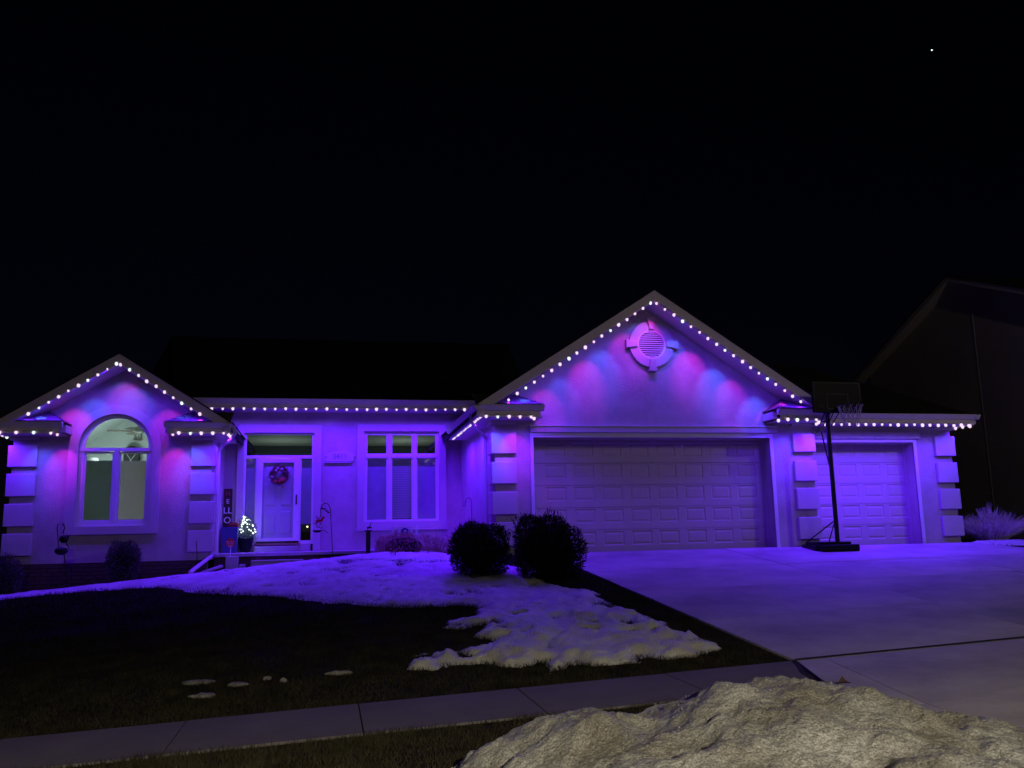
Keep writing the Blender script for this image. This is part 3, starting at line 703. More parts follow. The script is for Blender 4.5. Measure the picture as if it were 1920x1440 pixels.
def string(label, runs, pattern='v', escale=1.0, tint=.55):
    """runs: list of (start, end, count)"""
    s0 = Vector(runs[0][0]); root = empty('light_string', s0); tag(root, label, 'string lights', GRP)
    i = 0
    for a_, b_, n_ in runs:
        a_, b_ = Vector(a_), Vector(b_)
        MB().tube([a_ + Vector((0, .01, .035)), b_ + Vector((0, .01, .035))], .006, 5).build('cable', M_['wire'], root)
        for k_ in range(n_):
            p = a_.lerp(b_, k_ / max(1, n_ - 1)) + Vector((random.uniform(-.008, .008), random.uniform(-.004, .004), random.uniform(-.006, .006)))
            ch = pattern[i % len(pattern)]; i += 1
            bm_ = link('bulb', bulb_meshes[{'v': 0, 'b': 0, 'p': 1, 'c': 2}[ch]], root, p - s0); bm_.rotation_euler = (random.uniform(-.2, .2), random.uniform(-.2, .2), 0); bm_.scale = [random.uniform(.72, 1.1)] * 3
            link('socket', sock, root, p - s0)
            e = BASE_E * escale * {'v': 1.0, 'b': 1.0, 'p': .66 * tint, 'c': 1.1 * tint}[ch]
            o = bpy.data.objects.new('bulb_glow', glow(ch, round(e, 3))); COL.objects.link(o); o.parent = root; o.location = p - s0 + Vector((0, 0, -.033))
            if ch in 'pc': o.rotation_euler = (R(46), 0, 0)   # pink and pale LEDs are tipped towards the wall
yb = YG + .015
string('lights along the left slope of the main garage gable', [((3.21, yb, 2.79), (6.05, yb, 4.705), 18)], 'pvcvv', .56, .9)
string('lights along the right slope of the main garage gable', [((6.17, yb, 4.70), (9.07, yb, 2.81), 18)], 'pvvcv', .50, 1.35)
yb = 17.675
string('lights along the left slope of the arched window gable', [((-5.45, yb, 2.775), (-3.97, yb, 3.745), 10)], 'vcvvpvcv', .54, 1.0)
string('lights along the right slope of the arched window gable', [((-3.90, yb, 3.735), (-2.43, yb, 2.785), 10)], 'pcvvvpvcv', .54, 1.0)
string('long straight row of lights above the front door and triple window', [((-2.47, 19.76, 3.20), (3.05, 19.76, 3.215), 26)], 'v', .84)
string('lights under the left roof return of the arched window gable', [((-5.93, 17.68, 2.415), (-5.05, 17.68, 2.415), 4), ((-4.96, 17.74, 2.39), (-4.95, 17.74, 2.39), 1), ((-6.0, 17.9, 2.41), (-6.0, 18.3, 2.41), 3)], 'vvcvp', .9)
string('lights under the right roof return of the arched window gable, ending at the downspout', [((-2.92, 17.75, 2.395), (-2.91, 17.75, 2.395), 1), ((-2.79, 17.68, 2.415), (-1.98, 17.68, 2.415), 5), ((-1.90, 17.8, 2.40), (-1.90, 18.5, 2.40), 5)], 'pvcvvvv', .9)
string('lights under the left roof return of the garage gable, before the side eave', [((2.80, 15.55, 2.475), (3.63, 15.55, 2.475), 5), ((3.70, 15.6, 2.455), (3.71, 15.6, 2.455), 1)], 'vcvpv', 1.0)
string('lights packed along the receding side eave left of the garage', [((2.70, 15.65, 2.485), (2.70, 19.2, 2.485), 19)], 'vbvpvcvvv', .7)
string('lights under the right roof return of the garage gable, behind the basketball hoop', [((8.60, 15.62, 2.445), (8.61, 15.62, 2.445), 1), ((8.76, 15.55, 2.455), (9.38, 15.55, 2.455), 4), ((9.47, 15.62, 2.42), (9.47, 15.72, 2.40), 2)], 'vvcvvv', 1.0)
string('row of lights over the single right garage door', [((9.50, 15.765, 2.40), (12.98, 15.765, 2.39), 20), ((13.06, 15.85, 2.39), (13.06, 16.5, 2.39), 4)], 'vbvv', .74)

# ------------------------------------------------------------------ street lamp beyond the right edge (its light throws the hoop's shadow on the door)
SLp = empty('street_lamp', (16.1, 5.2, -.75)); tag(SLp, 'tall street lamp beside the road right of the driveway', 'street lamp')
MB().tube([(16.1, 5.2, -.75), (16.1, 5.2, 6.6)], [.09, .05], 10).build('pole', M_['black'], SLp)
MB().tube([(16.1, 5.2, 6.5), (16.0, 5.0, 6.9), (15.7, 4.6, 7.0)], .03, 8).build('arm', M_['black'], SLp)
MB().box(15.35, 15.75, 4.3, 4.6, 6.93, 7.03).build('lantern', M_['black'], SLp)
MB().box(15.4, 15.7, 4.33, 4.57, 6.915, 6.93).build('diffuser', emis('sodium_diffuser', (1, .8, .5), 30), SLp)
sp_ = lamp('street_lamp_light', (15.55, 4.45, 6.88), 540, (1.0, .88, .74), .12, SLp, 'POINT')
SLq = empty('street_lamp', (.6, -9.0, -1.2)); tag(SLq, 'street lamp across the street behind the viewer', 'street lamp')
MB().tube([(.6, -9.0, -1.2), (.6, -9.0, 3.5)], [.09, .05], 10).build('pole', M_['black'], SLq)
MB().box(.45, .75, -9.0, -8.4, 3.45, 3.55).build('lantern', M_['black'], SLq)
MB().box(.5, .7, -8.8, -8.45, 3.43, 3.45).build('diffuser', emis('warm_diffuser', (1, .8, .5), 30), SLq)
sb_ = lamp('street_lamp_light', (.6, -8.5, 3.38), 9400, (1.0, .88, .66), .12, SLq, 'SPOT'); sb_.data.spot_size = R(160); sb_.data.spot_blend = .2

# ------------------------------------------------------------------ basketball hoop
BH = empty('basketball_hoop', (9.45, 15.3, -.05)); tag(BH, 'black portable basketball hoop standing on the driveway between the garage doors', 'basketball hoop')
px_, py_ = 9.46, 15.3
MB().tube([(px_, py_, -.02), (px_, py_, 2.58)], .042, 10).build('pole', M_['black'], BH, smooth=False)
bs = MB(); zb0 = -.09
P = [(9.02, 15.35), (9.08, 15.22), (9.78, 15.22), (9.86, 15.35), (9.78, 16.02), (9.64, 16.12), (9.28, 16.12), (9.12, 16.02)]
bs.prism(P, -.07, .05, 'z'); bs.prism([(x * .86 + 9.44 * .14, y * .86 + 15.65 * .14) for x, y in P], .05, .10, 'z')
bs.box(9.06, 9.82, 15.14, 15.24, -.075, .05); bs.build('base_tank', M_['blackp'], BH, bevel=.012)
for x in (9.12, 9.78): MB().tube([(x - .03, 15.30, -.03), (x + .03, 15.30, -.03)], .055, 12).build('wheel', M_['black'], BH)
MB().tube([(px_, py_ + .03, .50), (9.2, 16.0, .08)], .012, 6).build('brace', M_['black'], BH)
MB().tube([(px_, py_ + .03, .50), (9.7, 16.0, .08)], .012, 6).build('brace', M_['black'], BH)
yb_ = 14.90; zc = 2.80
bd = MB(); bd.box(8.93, 9.99, yb_, yb_ + .035, 2.50, 3.12); board = bd.build('backboard', M_['blackp'], BH, bevel=.02)
def frame(x0, x1, z0, z1, t_, open_bottom=0):
    f_ = MB(); y = yb_ - .004
    f_.box(x0, x1, y, yb_ - .001, z1 - t_, z1); f_.box(x0, x0 + t_, y, yb_ - .001, z0, z1 - t_); f_.box(x1 - t_, x1, y, yb_ - .001, z0, z1 - t_)
    if not open_bottom: f_.box(x0 + t_, x1 - t_, y, yb_ - .001, z0, z0 + t_)
    return f_
frame(8.975, 9.945, 2.78, 3.085, .014, 1).build('border_line', M_['lines'], board)
frame(9.23, 9.69, 2.57, 2.87, .018).build('target_square', M_['lines'], board)
MB().box(9.06, 9.16, yb_ - .003, yb_ - .001, 2.60, 2.66).build('logo_patch', mat('faint_logo', (.014, .014, .016), .6), board)
bt = MB()
for x in (9.34, 9.52):
    bt.tube([(x, yb_ + .04, 2.78), (x, py_ + .22, 2.2)], .012, 6); bt.tube([(x, yb_ + .04, 2.55), (x, py_ - .02, 2.3)], .012, 6)
bt.build('support_arm', M_['black'], BH)
MB().tube([(9.43, py_ + .2, 2.22), (9.46, py_ + .05, 1.5)], .014, 6).build('height_strut', M_['black'], BH)
rim = MB(); rc = (9.46, yb_ - .38, 2.585)
rp_ = [(rc[0] + .225 * math.cos(R(t * 15)), rc[1] + .225 * math.sin(R(t * 15)), rc[2]) for t in range(25)]
rim.tube(rp_, .009, 6, cap=False); rim.box(9.40, 9.52, yb_ - .16, yb_ - .0, 2.555, 2.60); rm_ = rim.build('rim', M_['black'], BH)
nt_ = MB()
for i in range(12):
    a0 = R(i * 30)
    for d_ in (15, -15):
        pts = []
        for k_ in range(5):
            t_ = k_ / 4; rr_ = .222 - .10 * t_ ** .7 + .015 * math.sin(k_ * 2 + i); aa = a0 + R(d_ * 2 * t_)
            pts.append((rc[0] + rr_ * math.cos(aa), rc[1] + rr_ * math.sin(aa), rc[2] - .01 - .36 * t_))
        nt_.tube(pts, .0042, 4)
for i in range(12):   # top loops of the net that stand over the rim
    a0 = R(i * 30 + 8); x, y = rc[0] + .226 * math.cos(a0), rc[1] + .226 * math.sin(a0)
    nt_.tube([(x, y, rc[2] - .02), (x + .006, y, rc[2] + .012), (x + .01, y, rc[2] - .02)], .006, 4)
nt_.build('net', M_['net'], rm_)

# ------------------------------------------------------------------ plants
def leafcloud(n, c, rad, ls, lw, shell=.55, up=.4, power=2.6, seed=0, flat=.12):
    g_ = np.random.default_rng(seed); d = g_.normal(size=(n, 3)); d /= np.linalg.norm(d, axis=1)[:, None]
    # superellipsoid for clipped shrubs
    k_ = (np.abs(d) ** power).sum(1) ** (-1 / power); rr_ = shell + (1 - shell) * g_.random(n) ** .5
    lump = 1 + .07 * np.sin(d[:, 0] * 7 + seed) + .06 * np.sin(d[:, 1] * 6 + 2 * seed + d[:, 2] * 8)
    P = np.array(c) + d * (k_ * rr_ * lump)[:, None] * np.array(rad)
    dirn = d + np.array([0, 0, up]) + g_.normal(size=(n, 3)) * .55; dirn /= np.linalg.norm(dirn, axis=1)[:, None]
    side = np.cross(dirn, g_.normal(size=(n, 3))); side /= np.linalg.norm(side, axis=1)[:, None]
    L_ = ls * (.5 + g_.random(n))[:, None]; w_ = lw * (.6 + .8 * g_.random(n))[:, None]
    return np.stack([P - side * w_, P + dirn * L_ * .55 + side * w_ * 0 - side * w_ * .9, P + dirn * L_, P + side * w_], 1)

yew = mat('yew_leaves', (.026, .022, .024), .5, var=.5, vs=30, spec=.2)
junk = mat('juniper_leaves', (.10, .095, .085), .8, var=.4, vs=20, spec=.15)
twigm = mat('twig_bark', (.30, .17, .14), .85, var=.35, vs=20, spec=.1)
paleg = mat('dry_grass_blades', (.68, .60, .58), .85, var=.3, vs=12, spec=.1)
mulb = mat('shrub_core', (.008, .007, .005), 1)  # near-black solid fill inside each leaf shell

def shrub(name, label, c, rad, n, m_, cat='shrub', ls=.05, lw=.007, seed=1, power=2.6, group=None, stems=8):
    zb = c[2] - rad[2]; root = empty(name, (c[0], c[1], zb)); tag(root, label, cat, group)
    core = MB().ball(c, rad[0] * .74, rad[1] * .74, rad[2] * .78, 14, 10); 
    cr = core.build('dark_core', mulb, root)
    tri_mesh('foliage', leafcloud(n, c, rad, ls, lw, seed=seed, power=power), m_, root)
    q = leafcloud(n // 3, (c[0], c[1], c[2] + rad[2] * .12), [rr_ * .98 for rr_ in rad], ls * 1.35, lw * .9, seed=seed + 90, power=power, up=1.6); q = q[(fbm(q[:, 0, 0] * 5, q[:, 0, 2] * 5, 2, seed) > .56)]
    tri_mesh('upright_sprigs', q, m_, root)['kind'] = 'stuff'
    s_ = MB(); g_ = random.Random(seed)
    for i in range(stems):
        a_ = g_.uniform(0, 6.28); q = .12 * rad[0]
        s_.tube([(c[0] + q * math.cos(a_), c[1] + q * math.sin(a_), zb), (c[0] + rad[0] * .6 * math.cos(a_), c[1] + rad[1] * .6 * math.sin(a_), c[2] + rad[2] * .3)], [.014, .006], 5)
    s_.build('stem', twigm, root); return root
shrub('evergreen_shrub', 'round dark evergreen shrub in the snow, the left of the two before the garage', (2.40, 14.15, .11), (.45, .45, .42), 11000, yew, seed=3, ls=.045, power=3.2, group='dark evergreen shrubs beside the driveway')
b2 = shrub('evergreen_shrub', 'wider dark evergreen shrub with two humps beside the driveway edge', (3.34, 13.78, .15), (.43, .46, .49), 11000, yew, seed=5, ls=.045, power=3.2, group='dark evergreen shrubs beside the driveway')
tri_mesh('foliage', leafcloud(8000, (3.64, 13.80, .06), (.36, .44, .45), .045, .007, seed=8), yew, b2)
MB().ball((3.60, 13.80, .04), .29, .31, .35, 14, 10).build('dark_core', mulb, b2)
shrub('columnar_shrub', 'small dark clipped shrub under the arched window', (-3.68, 17.75, .02), (.30, .30, .38), 5000, junk, seed=11, ls=.04)
shrub('columnar_shrub', 'dark shrub at the left edge beside the left wing corner', (-5.75, 17.75, -.22), (.36, .36, .40), 4000, junk, seed=12, ls=.04)

def twiggy(name, label, base, spread, h, n, m_, leafm=None, nleaf=0, seed=0, cat='shrub', rad=.005, wide=1.0, depth=1.0, arch=.3):
    g_ = random.Random(seed); root = empty(name, base); tag(root, label, cat); s_ = MB(); tips = []
    for i in range(n):
        a_ = g_.uniform(0, 6.283); q = g_.random() ** .6; x0 = base[0] + q * spread * .35 * wide * math.cos(a_); y0_ = base[1] + q * spread * .35 * depth * math.sin(a_)
        hh = h * g_.uniform(.6, 1.05) * (1 - .35 * q); pts = [(x0, y0_, base[2] - .03)]
        for k_ in (1, 2, 3):
            t_ = k_ / 3; pts.append((x0 + q * spread * wide * math.cos(a_) * t_ ** 1.3 + g_.uniform(-.03, .03), y0_ + q * spread * depth * math.sin(a_) * t_ ** 1.3 + g_.uniform(-.03, .03), base[2] + hh * (t_ - arch * q * t_ ** 3)))
        s_.tube(pts, [rad, rad * .8, rad * .6, rad * .25], 4, cap=False); tips += pts[1:]
        for k_ in range(3):
            p = Vector(pts[g_.choice((1, 2))]); p2 = p + Vector((g_.uniform(-.09, .09), g_.uniform(-.09, .09), g_.uniform(.03, .13)))
            s_.tube([p, p2], [rad * .5, rad * .2], 3, cap=False); tips.append(tuple(p2))
    s_.build('twigs', m_, root)
    if nleaf:
        T = np.array(tips); r_ = np.random.default_rng(seed); P = T[r_.integers(0, len(T), nleaf)] + r_.normal(size=(nleaf, 3)) * .035
        d = r_.normal(size=(nleaf, 3)); d /= np.linalg.norm(d, axis=1)[:, None]; e_ = np.cross(d, r_.normal(size=(nleaf, 3))); e_ /= np.linalg.norm(e_, axis=1)[:, None]
        L_ = .016 * (.6 + r_.random(nleaf))[:, None]
        tri_mesh('foliage', np.stack([P - e_ * L_ * .5, P + d * L_, P + e_ * L_ * .5, P - d * L_], 1), leafm, root)
    return root
barb = mat('dry_barberry_leaf', (.48, .27, .25), .8, var=.4, vs=15)
shrub('clipped_hedge', 'low reddish clipped hedge before the porch wall under the picket sign', (1.52, 18.1, .17), (.52, .36, .25), 5200, barb, ls=.03, lw=.007, seed=21, power=5, cat='hedge')
twiggy('bare_shrub', 'bare twiggy shrub on the snow mound left of the dark evergreens', (2.10, 17.2, -.06), .34, .62, 60, twigm, barb, 300, seed=23)
twiggy('red_twig_shrub', 'reddish leafy shrub behind the left dark evergreen', (2.62, 17.6, -.03), .42, .66, 70, twigm, barb, 1500, seed=24)
twiggy('small_bare_plant', 'tiny leafless plant poking out of the snow mound', (1.25, 16.7, .04), .16, .16, 14, twigm, seed=26, rad=.004)
twiggy('ornamental_grass', 'pale rounded bare shrub right of the garage corner', (14.15, 16.9, -.02), .62, .88, 620, paleg, seed=27, rad=.009, wide=1.05, arch=.22)
for i_, (x, y, w_) in enumerate(((-1.35, 18.75, .10), (-.28, 18.70, .14))):
    twiggy('dead_perennial', ('dry perennial stalks left of the porch step', 'dry curled perennial stalks right of the porch step')[i_], (x, y, -.14), w_, .18, 12, twigm, seed=30 + i_, rad=.005)

# ------------------------------------------------------------------ yard and porch things
# hook with red bird
def hook(name, label, pts, rad=.008, mat_=None):
    root = empty(name, pts[0]); tag(root, label, 'garden hook'); MB().tube(pts, rad, 6).build('rod', mat_ or M_['black'], root); return root
def arc(x, y, z, rx, rz_, a0, a1, n_=10): return [(x + rx * math.cos(R(a0 + (a1 - a0) * i / n_)), y, z + rz_ * math.sin(R(a0 + (a1 - a0) * i / n_))) for i in range(n_ + 1)]
hk = hook('garden_hook', 'black curled garden hook holding a red bird feeder right of the door', [(.135, 18.6, -.1), (.07, 18.6, .93)] + arc(-.03, 18.6, .93, .10, .155, 0, 180) + [(-.13, 18.6, .86)] + arc(-.17, 18.6, .84, .04, .06, 0, -180))
lf = MB()
for i, (x, z) in enumerate(((-.10, .98), (-.05, .97), (-.01, .93), (.03, .90))): lf.ball((x, 18.59, z), .028, .008, .018, 8, 5)
lf.build('iron_leaf', M_['black'], hk); MB().ball((-.11, 18.6, 1.09), .014).build('finial', M_['letter'], hk)
bf = empty('bird_feeder', (-.20, 18.6, .54)); tag(bf, 'red metal bird above a dark dish hanging from the curled hook', 'bird feeder')
bm_ = MB(); bm_.ball((-.15, 18.6, .735), .075, .03, .032, 12, 7); bm_.ball((-.09, 18.6, .775), .03, .02, .025, 8, 6); bm_.add([(-.20, 18.6, .73), (-.27, 18.59, .66), (-.26, 18.61, .65), (-.19, 18.6, .70)], [(0, 1, 2, 3)])
bm_.add([(-.12, 18.6, .79), (-.05, 18.59, .83), (-.04, 18.6, .77)], [(0, 1, 2)]); bm_.build('bird', M_['red'], bf)
MB().tube([(-.20, 18.6, .80), (-.20, 18.6, .74), (-.20, 18.6, .66), (-.17, 18.6, .60)], .006, 5).build('wire', M_['black'], bf)
cu = MB(); cu.tube(arc(-.165, 18.6, .645, .045, .05, 0, 300), .006, 5, cap=False); cu.tube(arc(-.11, 18.6, .63, .035, .05, 60, 330), .006, 5, cap=False); cu.build('scroll', M_['black'], bf)
MB().lathe((-.19, 18.6, .49), [(0, 0), (.06, .01), (.095, .05), (.09, .055), (.05, .02), (0, .015)], 14).build('dish', M_['black'], bf, smooth=True)
MB().tube([(-.12, 18.6, .55), (-.04, 18.6, .53), (.04, 18.6, .47)], .006, 5).build('perch', M_['black'], bf)
hook('garden_hook', 'plain thin crook standing behind the left dark evergreen', [(2.72, 16.8, -.05), (2.705, 16.8, .98)] + arc(2.65, 16.8, .98, .058, .10, 0, 180) + arc(2.567, 16.8, .955, .025, .04, 0, -150, 6), .006)
# left ornament
ro_ = empty('yard_ornament', (-4.53, 17.5, -.5)); tag(ro_, 'dark yard ornament of a bird and dish on a thin stake at the left wing', 'yard ornament')
MB().tube([(-4.53, 17.5, -.5), (-4.60, 17.5, -.1), (-4.64, 17.5, .2)], .009, 6).build('stake', M_['black'], ro_)
MB().ball((-4.69, 17.5, .25), .115, .11, .075, 14, 8).build('dish', M_['black'], ro_, smooth=True)
MB().ball((-4.64, 17.5, .315), .07, .05, .018, 10, 5).build('snow_cap', M_['letter'], ro_, smooth=True)
bd2 = MB(); bd2.ball((-4.66, 17.5, .46), .08, .06, .075, 12, 8); bd2.ball((-4.60, 17.5, .50), .035, .03, .03, 8, 6); bd2.tube([(-4.62, 17.5, .4), (-4.57, 17.5, .3)], .012, 5); bd2.build('bird', M_['black'], ro_, smooth=True)
lp = MB(); lp.tube([(-4.74, 17.5, .30), (-4.76, 17.5, .5), (-4.785, 17.5, .66), (-4.77, 17.5, .74)], .008, 5); lp.tube([(-4.68, 17.5, .55), (-4.66, 17.5, .66), (-4.68, 17.5, .74), (-4.70, 17.5, .70)], .010, 5); lp.build('antenna', M_['black'], ro_)
th_ = MB().tube([(-2.42, 18.05, .0), (-2.43, 18.05, .15), (-2.45, 18.05, .38)], .007, 5).build('plant_stake', M_['black']); tag(th_, 'short thin black stake before the lowest quoin of the left wing', 'stake')
# post with bird
po = empty('feeder_post', (.82, 18.2, -.05)); tag(po, 'dark wooden post with a small bird on top between door and window', 'post')
MB().box(.775, .865, 18.16, 18.24, -.1, .50).build('post', M_['black'], po, bevel=.006)
MB().box(.74, .90, 18.12, 18.28, .50, .52).build('cap', M_['black'], po)
q = MB(); q.ball((.84, 18.2, .57), .055, .02, .02, 8, 6); q.tube([(.80, 18.2, .53), (.86, 18.2, .62), (.875, 18.2, .67)], .010, 5); q.build('bird', M_['black'], po, smooth=True)
ll = MB(); ll.box(.27, .40, 17.15, 17.25, -.06, .0); ll.box(.25, .42, 17.13, 17.27, .0, .012); t_ = ll.build('landscape_light', M_['stone']); tag(t_, 'small grey landscape light sunk in the snow bank', 'landscape light')
# picket sign with wreath
pk = empty('picket_sign', (1.62, 18.95, .35)); tag(pk, 'small white picket fence sign with a blue wreath above the hedge', 'garden sign')
for i, x in enumerate((1.37, 1.50, 1.62, 1.76, 1.87)):
    h_ = .62 if i in (0, 4) else .58
    MB().prism([(x - .024, .36), (x + .024, .36), (x + .024, h_ - .02), (x, h_), (x - .024, h_ - .02)], 18.94, 18.955).build('picket', M_['letter'], pk)
for z in (.41, .53): MB().box(1.33, 1.92, 18.956, 18.97, z, z + .028).build('rail', M_['letter'], pk)
MB().box(1.49, 1.77, 18.925, 18.938, .575, .605).build('top_board', M_['white'], pk)
for x in (1.42, 1.84): MB().tube([(x, 18.96, .05), (x, 18.96, .40)], .008, 5).build('stake', M_['white'], pk)
wr = MB(); wr.tube(arc(1.62, 18.92, .49, .055, .055, 0, 345, 16), .022, 8); wrr = wr.build('wreath', mat('blue_foliage', (.03, .04, .22), .8, var=.4, vs=60), pk)
MB().ball((1.62, 18.905, .50), .035, .012, .018, 8, 5).build('bow', M_['letter'], wrr)
# blue planter, flowers
pl = empty('planter', (-2.04, 20.0, .115)); tag(pl, 'tall blue square planter of dry red flowers on the porch', 'planter')
MB().prism([(-2.17, .115), (-1.88, .115), (-1.85, .66), (-2.2, .66)], 19.85, 20.15).build('pot', M_['bluepl'], pl, bevel=.01)
tri_mesh('flowers', leafcloud(500, (-1.96, 20.0, .69), (.10, .12, .06), .03, .010, seed=40, shell=.1), M_['redl'], pl)
# HELLO board
hb_ = empty('welcome_board', (-2.12, 20.3, .115)); tag(hb_, 'tall dark wooden board reading HELLO leaning beside the door', 'sign')
MB().box(-2.215, -2.035, 20.27, 20.295, .115, 1.50).build('board', M_['darkwood'], hb_)
def text(s_, loc, size, m_, parent, name, ex=.002, align='CENTER', rot=(math.pi / 2, 0, 0)):
    cu_ = bpy.data.curves.new(name, 'FONT'); cu_.body = s_; cu_.size = size; cu_.extrude = ex; cu_.align_x = align; cu_.align_y = 'CENTER'; cu_.materials.append(m_)
    o = bpy.data.objects.new(name, cu_); COL.objects.link(o); bpy.context.view_layer.update()
    me = bpy.data.meshes.new_from_object(o.evaluated_get(bpy.context.evaluated_depsgraph_get())); bpy.data.objects.remove(o)
    o = bpy.data.objects.new(name, me); COL.objects.link(o)
    if parent: o.parent = parent; o.location = Vector(loc) - origin(parent)
    else: o.location = loc
    o.rotation_euler = rot; return o
text('H', (-2.125, 20.266, 1.39), .13, M_['redl'], hb_, 'letter')
text('E', (-2.125, 20.266, 1.22), .14, M_['letter'], hb_, 'letter')
text('LL', (-2.125, 20.266, 1.02), .19, M_['letter'], hb_, 'letter')
text('O', (-2.125, 20.266, .81), .19, M_['letter'], hb_, 'letter')
# lit potted tree
pt = empty('potted_tree', (-1.72, 20.15, .115)); tag(pt, 'small lit evergreen in a black pot left of the front door', 'potted tree')
MB().lathe((-1.72, 20.15, .115), [(0, 0), (.10, 0), (.165, .29), (.175, .29), (.175, .31), (.15, .31), (.14, .26), (0, .26)], 20).build('pot', M_['potbl'], pt, smooth=True)
MB().tube([(-1.72, 20.15, .36), (-1.72, 20.15, .8)], .012, 6).build('stem', twigm, pt)
gl_ = mat('spruce_sprays', (.06, .09, .05), .7, var=.4, vs=30)
g_ = random.Random(44); sp2 = MB()
pts_b = []
for i in range(70):
    a_ = g_.uniform(0, 6.28); z0 = .40 + g_.random() * .45; ln = .25 * (1.15 - (z0 - .40) / .55) * g_.uniform(.5, 1)
    p0 = Vector((-1.72, 20.15, z0)); p1 = p0 + Vector((ln * math.cos(a_), ln * math.sin(a_), ln * .35 + .03)); sp2.tube([p0, p1], [.005, .002], 3, cap=False)
    if len(pts_b) < 32 and math.sin(a_) < .5: pts_b.append(p0.lerp(p1, g_.uniform(.6, 1)))
for dx, dz in ((-.10, 1.12), (.06, 1.14), (.12, 1.02), (-.02, 1.05)): sp2.tube([(-1.72, 20.15, .8), (-1.72 + dx, 20.14, dz)], [.004, .002], 3, cap=False)
sp2.build('twigs', gl_, pt)
tri_mesh('foliage', leafcloud(2600, (-1.72, 20.15, .60), (.21, .21, .30), .035, .004, shell=.15, seed=45, power=2), gl_, pt)
tb = MB().ball((0, 0, 0), .014, None, None, 8, 6); tbm = bpy.data.meshes.new('bulb'); tbm.from_pydata(tb.v, [], tb.f); tbm.materials.append(M_['twinkle'])
for p in pts_b: link('bulb', tbm, pt, p - Vector((-1.72, 20.15, .115)))
for z, dy in ((.5, -.25), (.75, -.2), (.62, -.24)): lamp('twinkle_glow', (-1.70, 20.15 + dy, z), .55, (.55, .85, 1.0), .05, pt)
# wreath on door
wd = empty('door_wreath', (-1.05, 20.33, 1.79)); tag(wd, 'dried flower wreath with a red bow hanging on the front door', 'wreath')
MB().tube(arc(-1.05, 20.365, 1.80, .15, .16, 0, 359, 22), .022, 7).build('ring', M_['darkwood'], wd)
wg = np.random.default_rng(50); ths = wg.uniform(0, 6.283, 1500); rr_ = .155 + wg.normal(size=1500) * .032
Pw = np.stack([-1.05 + rr_ * np.cos(ths), 20.352 + wg.uniform(-.03, .012, 1500), 1.80 + rr_ * np.sin(ths)], 1)
def quads(P, s_, g_): 
    d = g_.normal(size=P.shape); d /= np.linalg.norm(d, axis=1)[:, None]; e_ = np.cross(d, g_.normal(size=P.shape)); e_ /= np.linalg.norm(e_, axis=1)[:, None]
    return np.stack([P - d * s_, P + e_ * s_ * .5, P + d * s_, P - e_ * s_ * .5], 1)
tri_mesh('leaves', quads(Pw, .028, wg), mat('dried_leaves', (.26, .15, .13), .9, var=.6, vs=40), wd)
fl = MB()
for x, z in ((-1.13, 1.90), (-1.0, 1.93), (-1.21, 1.76), (-1.09, 1.95)): fl.ball((x, 20.325, z), .032, .015, .028, 8, 5)
fl.build('pale_flower', M_['stone'], wd)
fl = MB(); fl.ball((-.99, 20.315, 1.69), .07, .025, .05, 10, 6); fl.ball((-1.13, 20.32, 1.65), .045, .02, .035, 8, 5); fl.ball((-1.05, 20.31, 1.66), .03, .02, .03, 8, 5); fl.tube([(-1.0, 20.32, 1.64), (-.97, 20.32, 1.56), (-.98, 20.32, 1.50)], .008, 4); fl.build('bow', M_['redl'], wd)
# house number plaque (part of the wall decor: hangs on the wall)
pq = empty('address_plaque', (.27, 20.37, 2.22)); tag(pq, 'scrolled stone plaque with the house number between door and window', 'plaque')
P = [(-.06, 2.14), (-.02, 2.10), (.56, 2.10), (.60, 2.15), (.57, 2.19), (.61, 2.23), (.57, 2.27), (.48, 2.30), (.27, 2.325), (.06, 2.30), (-.03, 2.27), (-.06, 2.23), (-.02, 2.19)]
MB().prism(P, 20.365, 20.398).build('board', M_['trimst'], pq, bevel=.004)
MB().box(-.08, .54, 20.355, 20.398, 2.07, 2.09).build('ledge', M_['trimst'], pq)
text('3411', (.27, 20.362, 2.205), .165, mat('weathered_number', (.27, .25, .24), .8), pq, 'house_number', .004)
# doorbell-side security sign
sc = empty('security_sign', (-1.885, 18.75, -.15)); tag(sc, 'small red octagonal SECURITY SYSTEM yard sign on a pale stake', 'yard sign')
MB().prism([(-1.89 + .095 * math.cos(R(22.5 + 45 * i)), .325 + .095 * math.sin(R(22.5 + 45 * i))) for i in range(8)], 18.745, 18.752).build('panel', M_['red'], sc)
MB().box(-1.895, -1.875, 18.753, 18.765, -.2, .30).build('stake', M_['letter'], sc)
text('SECURITY', (-1.89, 18.743, .345), .036, M_['letter'], sc, 'lettering', .001)
text('SYSTEM', (-1.89, 18.743, .305), .036, M_['letter'], sc, 'lettering', .001)
MB().box(-1.93, -1.85, 18.742, 18.7445, .255, .272).build('white_strip', M_['letter'], sc)
bl = MB(); bl.box(-1.96, -1.72, 18.6, 18.72, -.24, .06); b_ = bl.build('stone_block', M_['stone'], bevel=.012); tag(b_, 'upright pale speckled block under the red yard sign', 'block')
bl = MB(); bl.box(-1.70, -1.58, 18.58, 18.70, -.24, -.10); b_ = bl.build('stone_block', M_['stone'], bevel=.012); tag(b_, 'small pale cube at the foot of the upright speckled block', 'block')
bl = MB(); bl.add([(-2.35, 18.1, -.24), (-2.05, 18.55, -.14), (-1.99, 18.5, -.14), (-2.29, 18.05, -.24), (-2.35, 18.1, -.20), (-2.05, 18.55, -.10), (-1.99, 18.5, -.10), (-2.29, 18.05, -.20)], [(0, 3, 2, 1), (4, 5, 6, 7), (0, 1, 5, 4), (1, 2, 6, 5), (2, 3, 7, 6), (3, 0, 4, 7)])
b_ = bl.build('edging_board', M_['stone']); tag(b_, 'pale board lying in the bed beside the downspout foot', 'board')
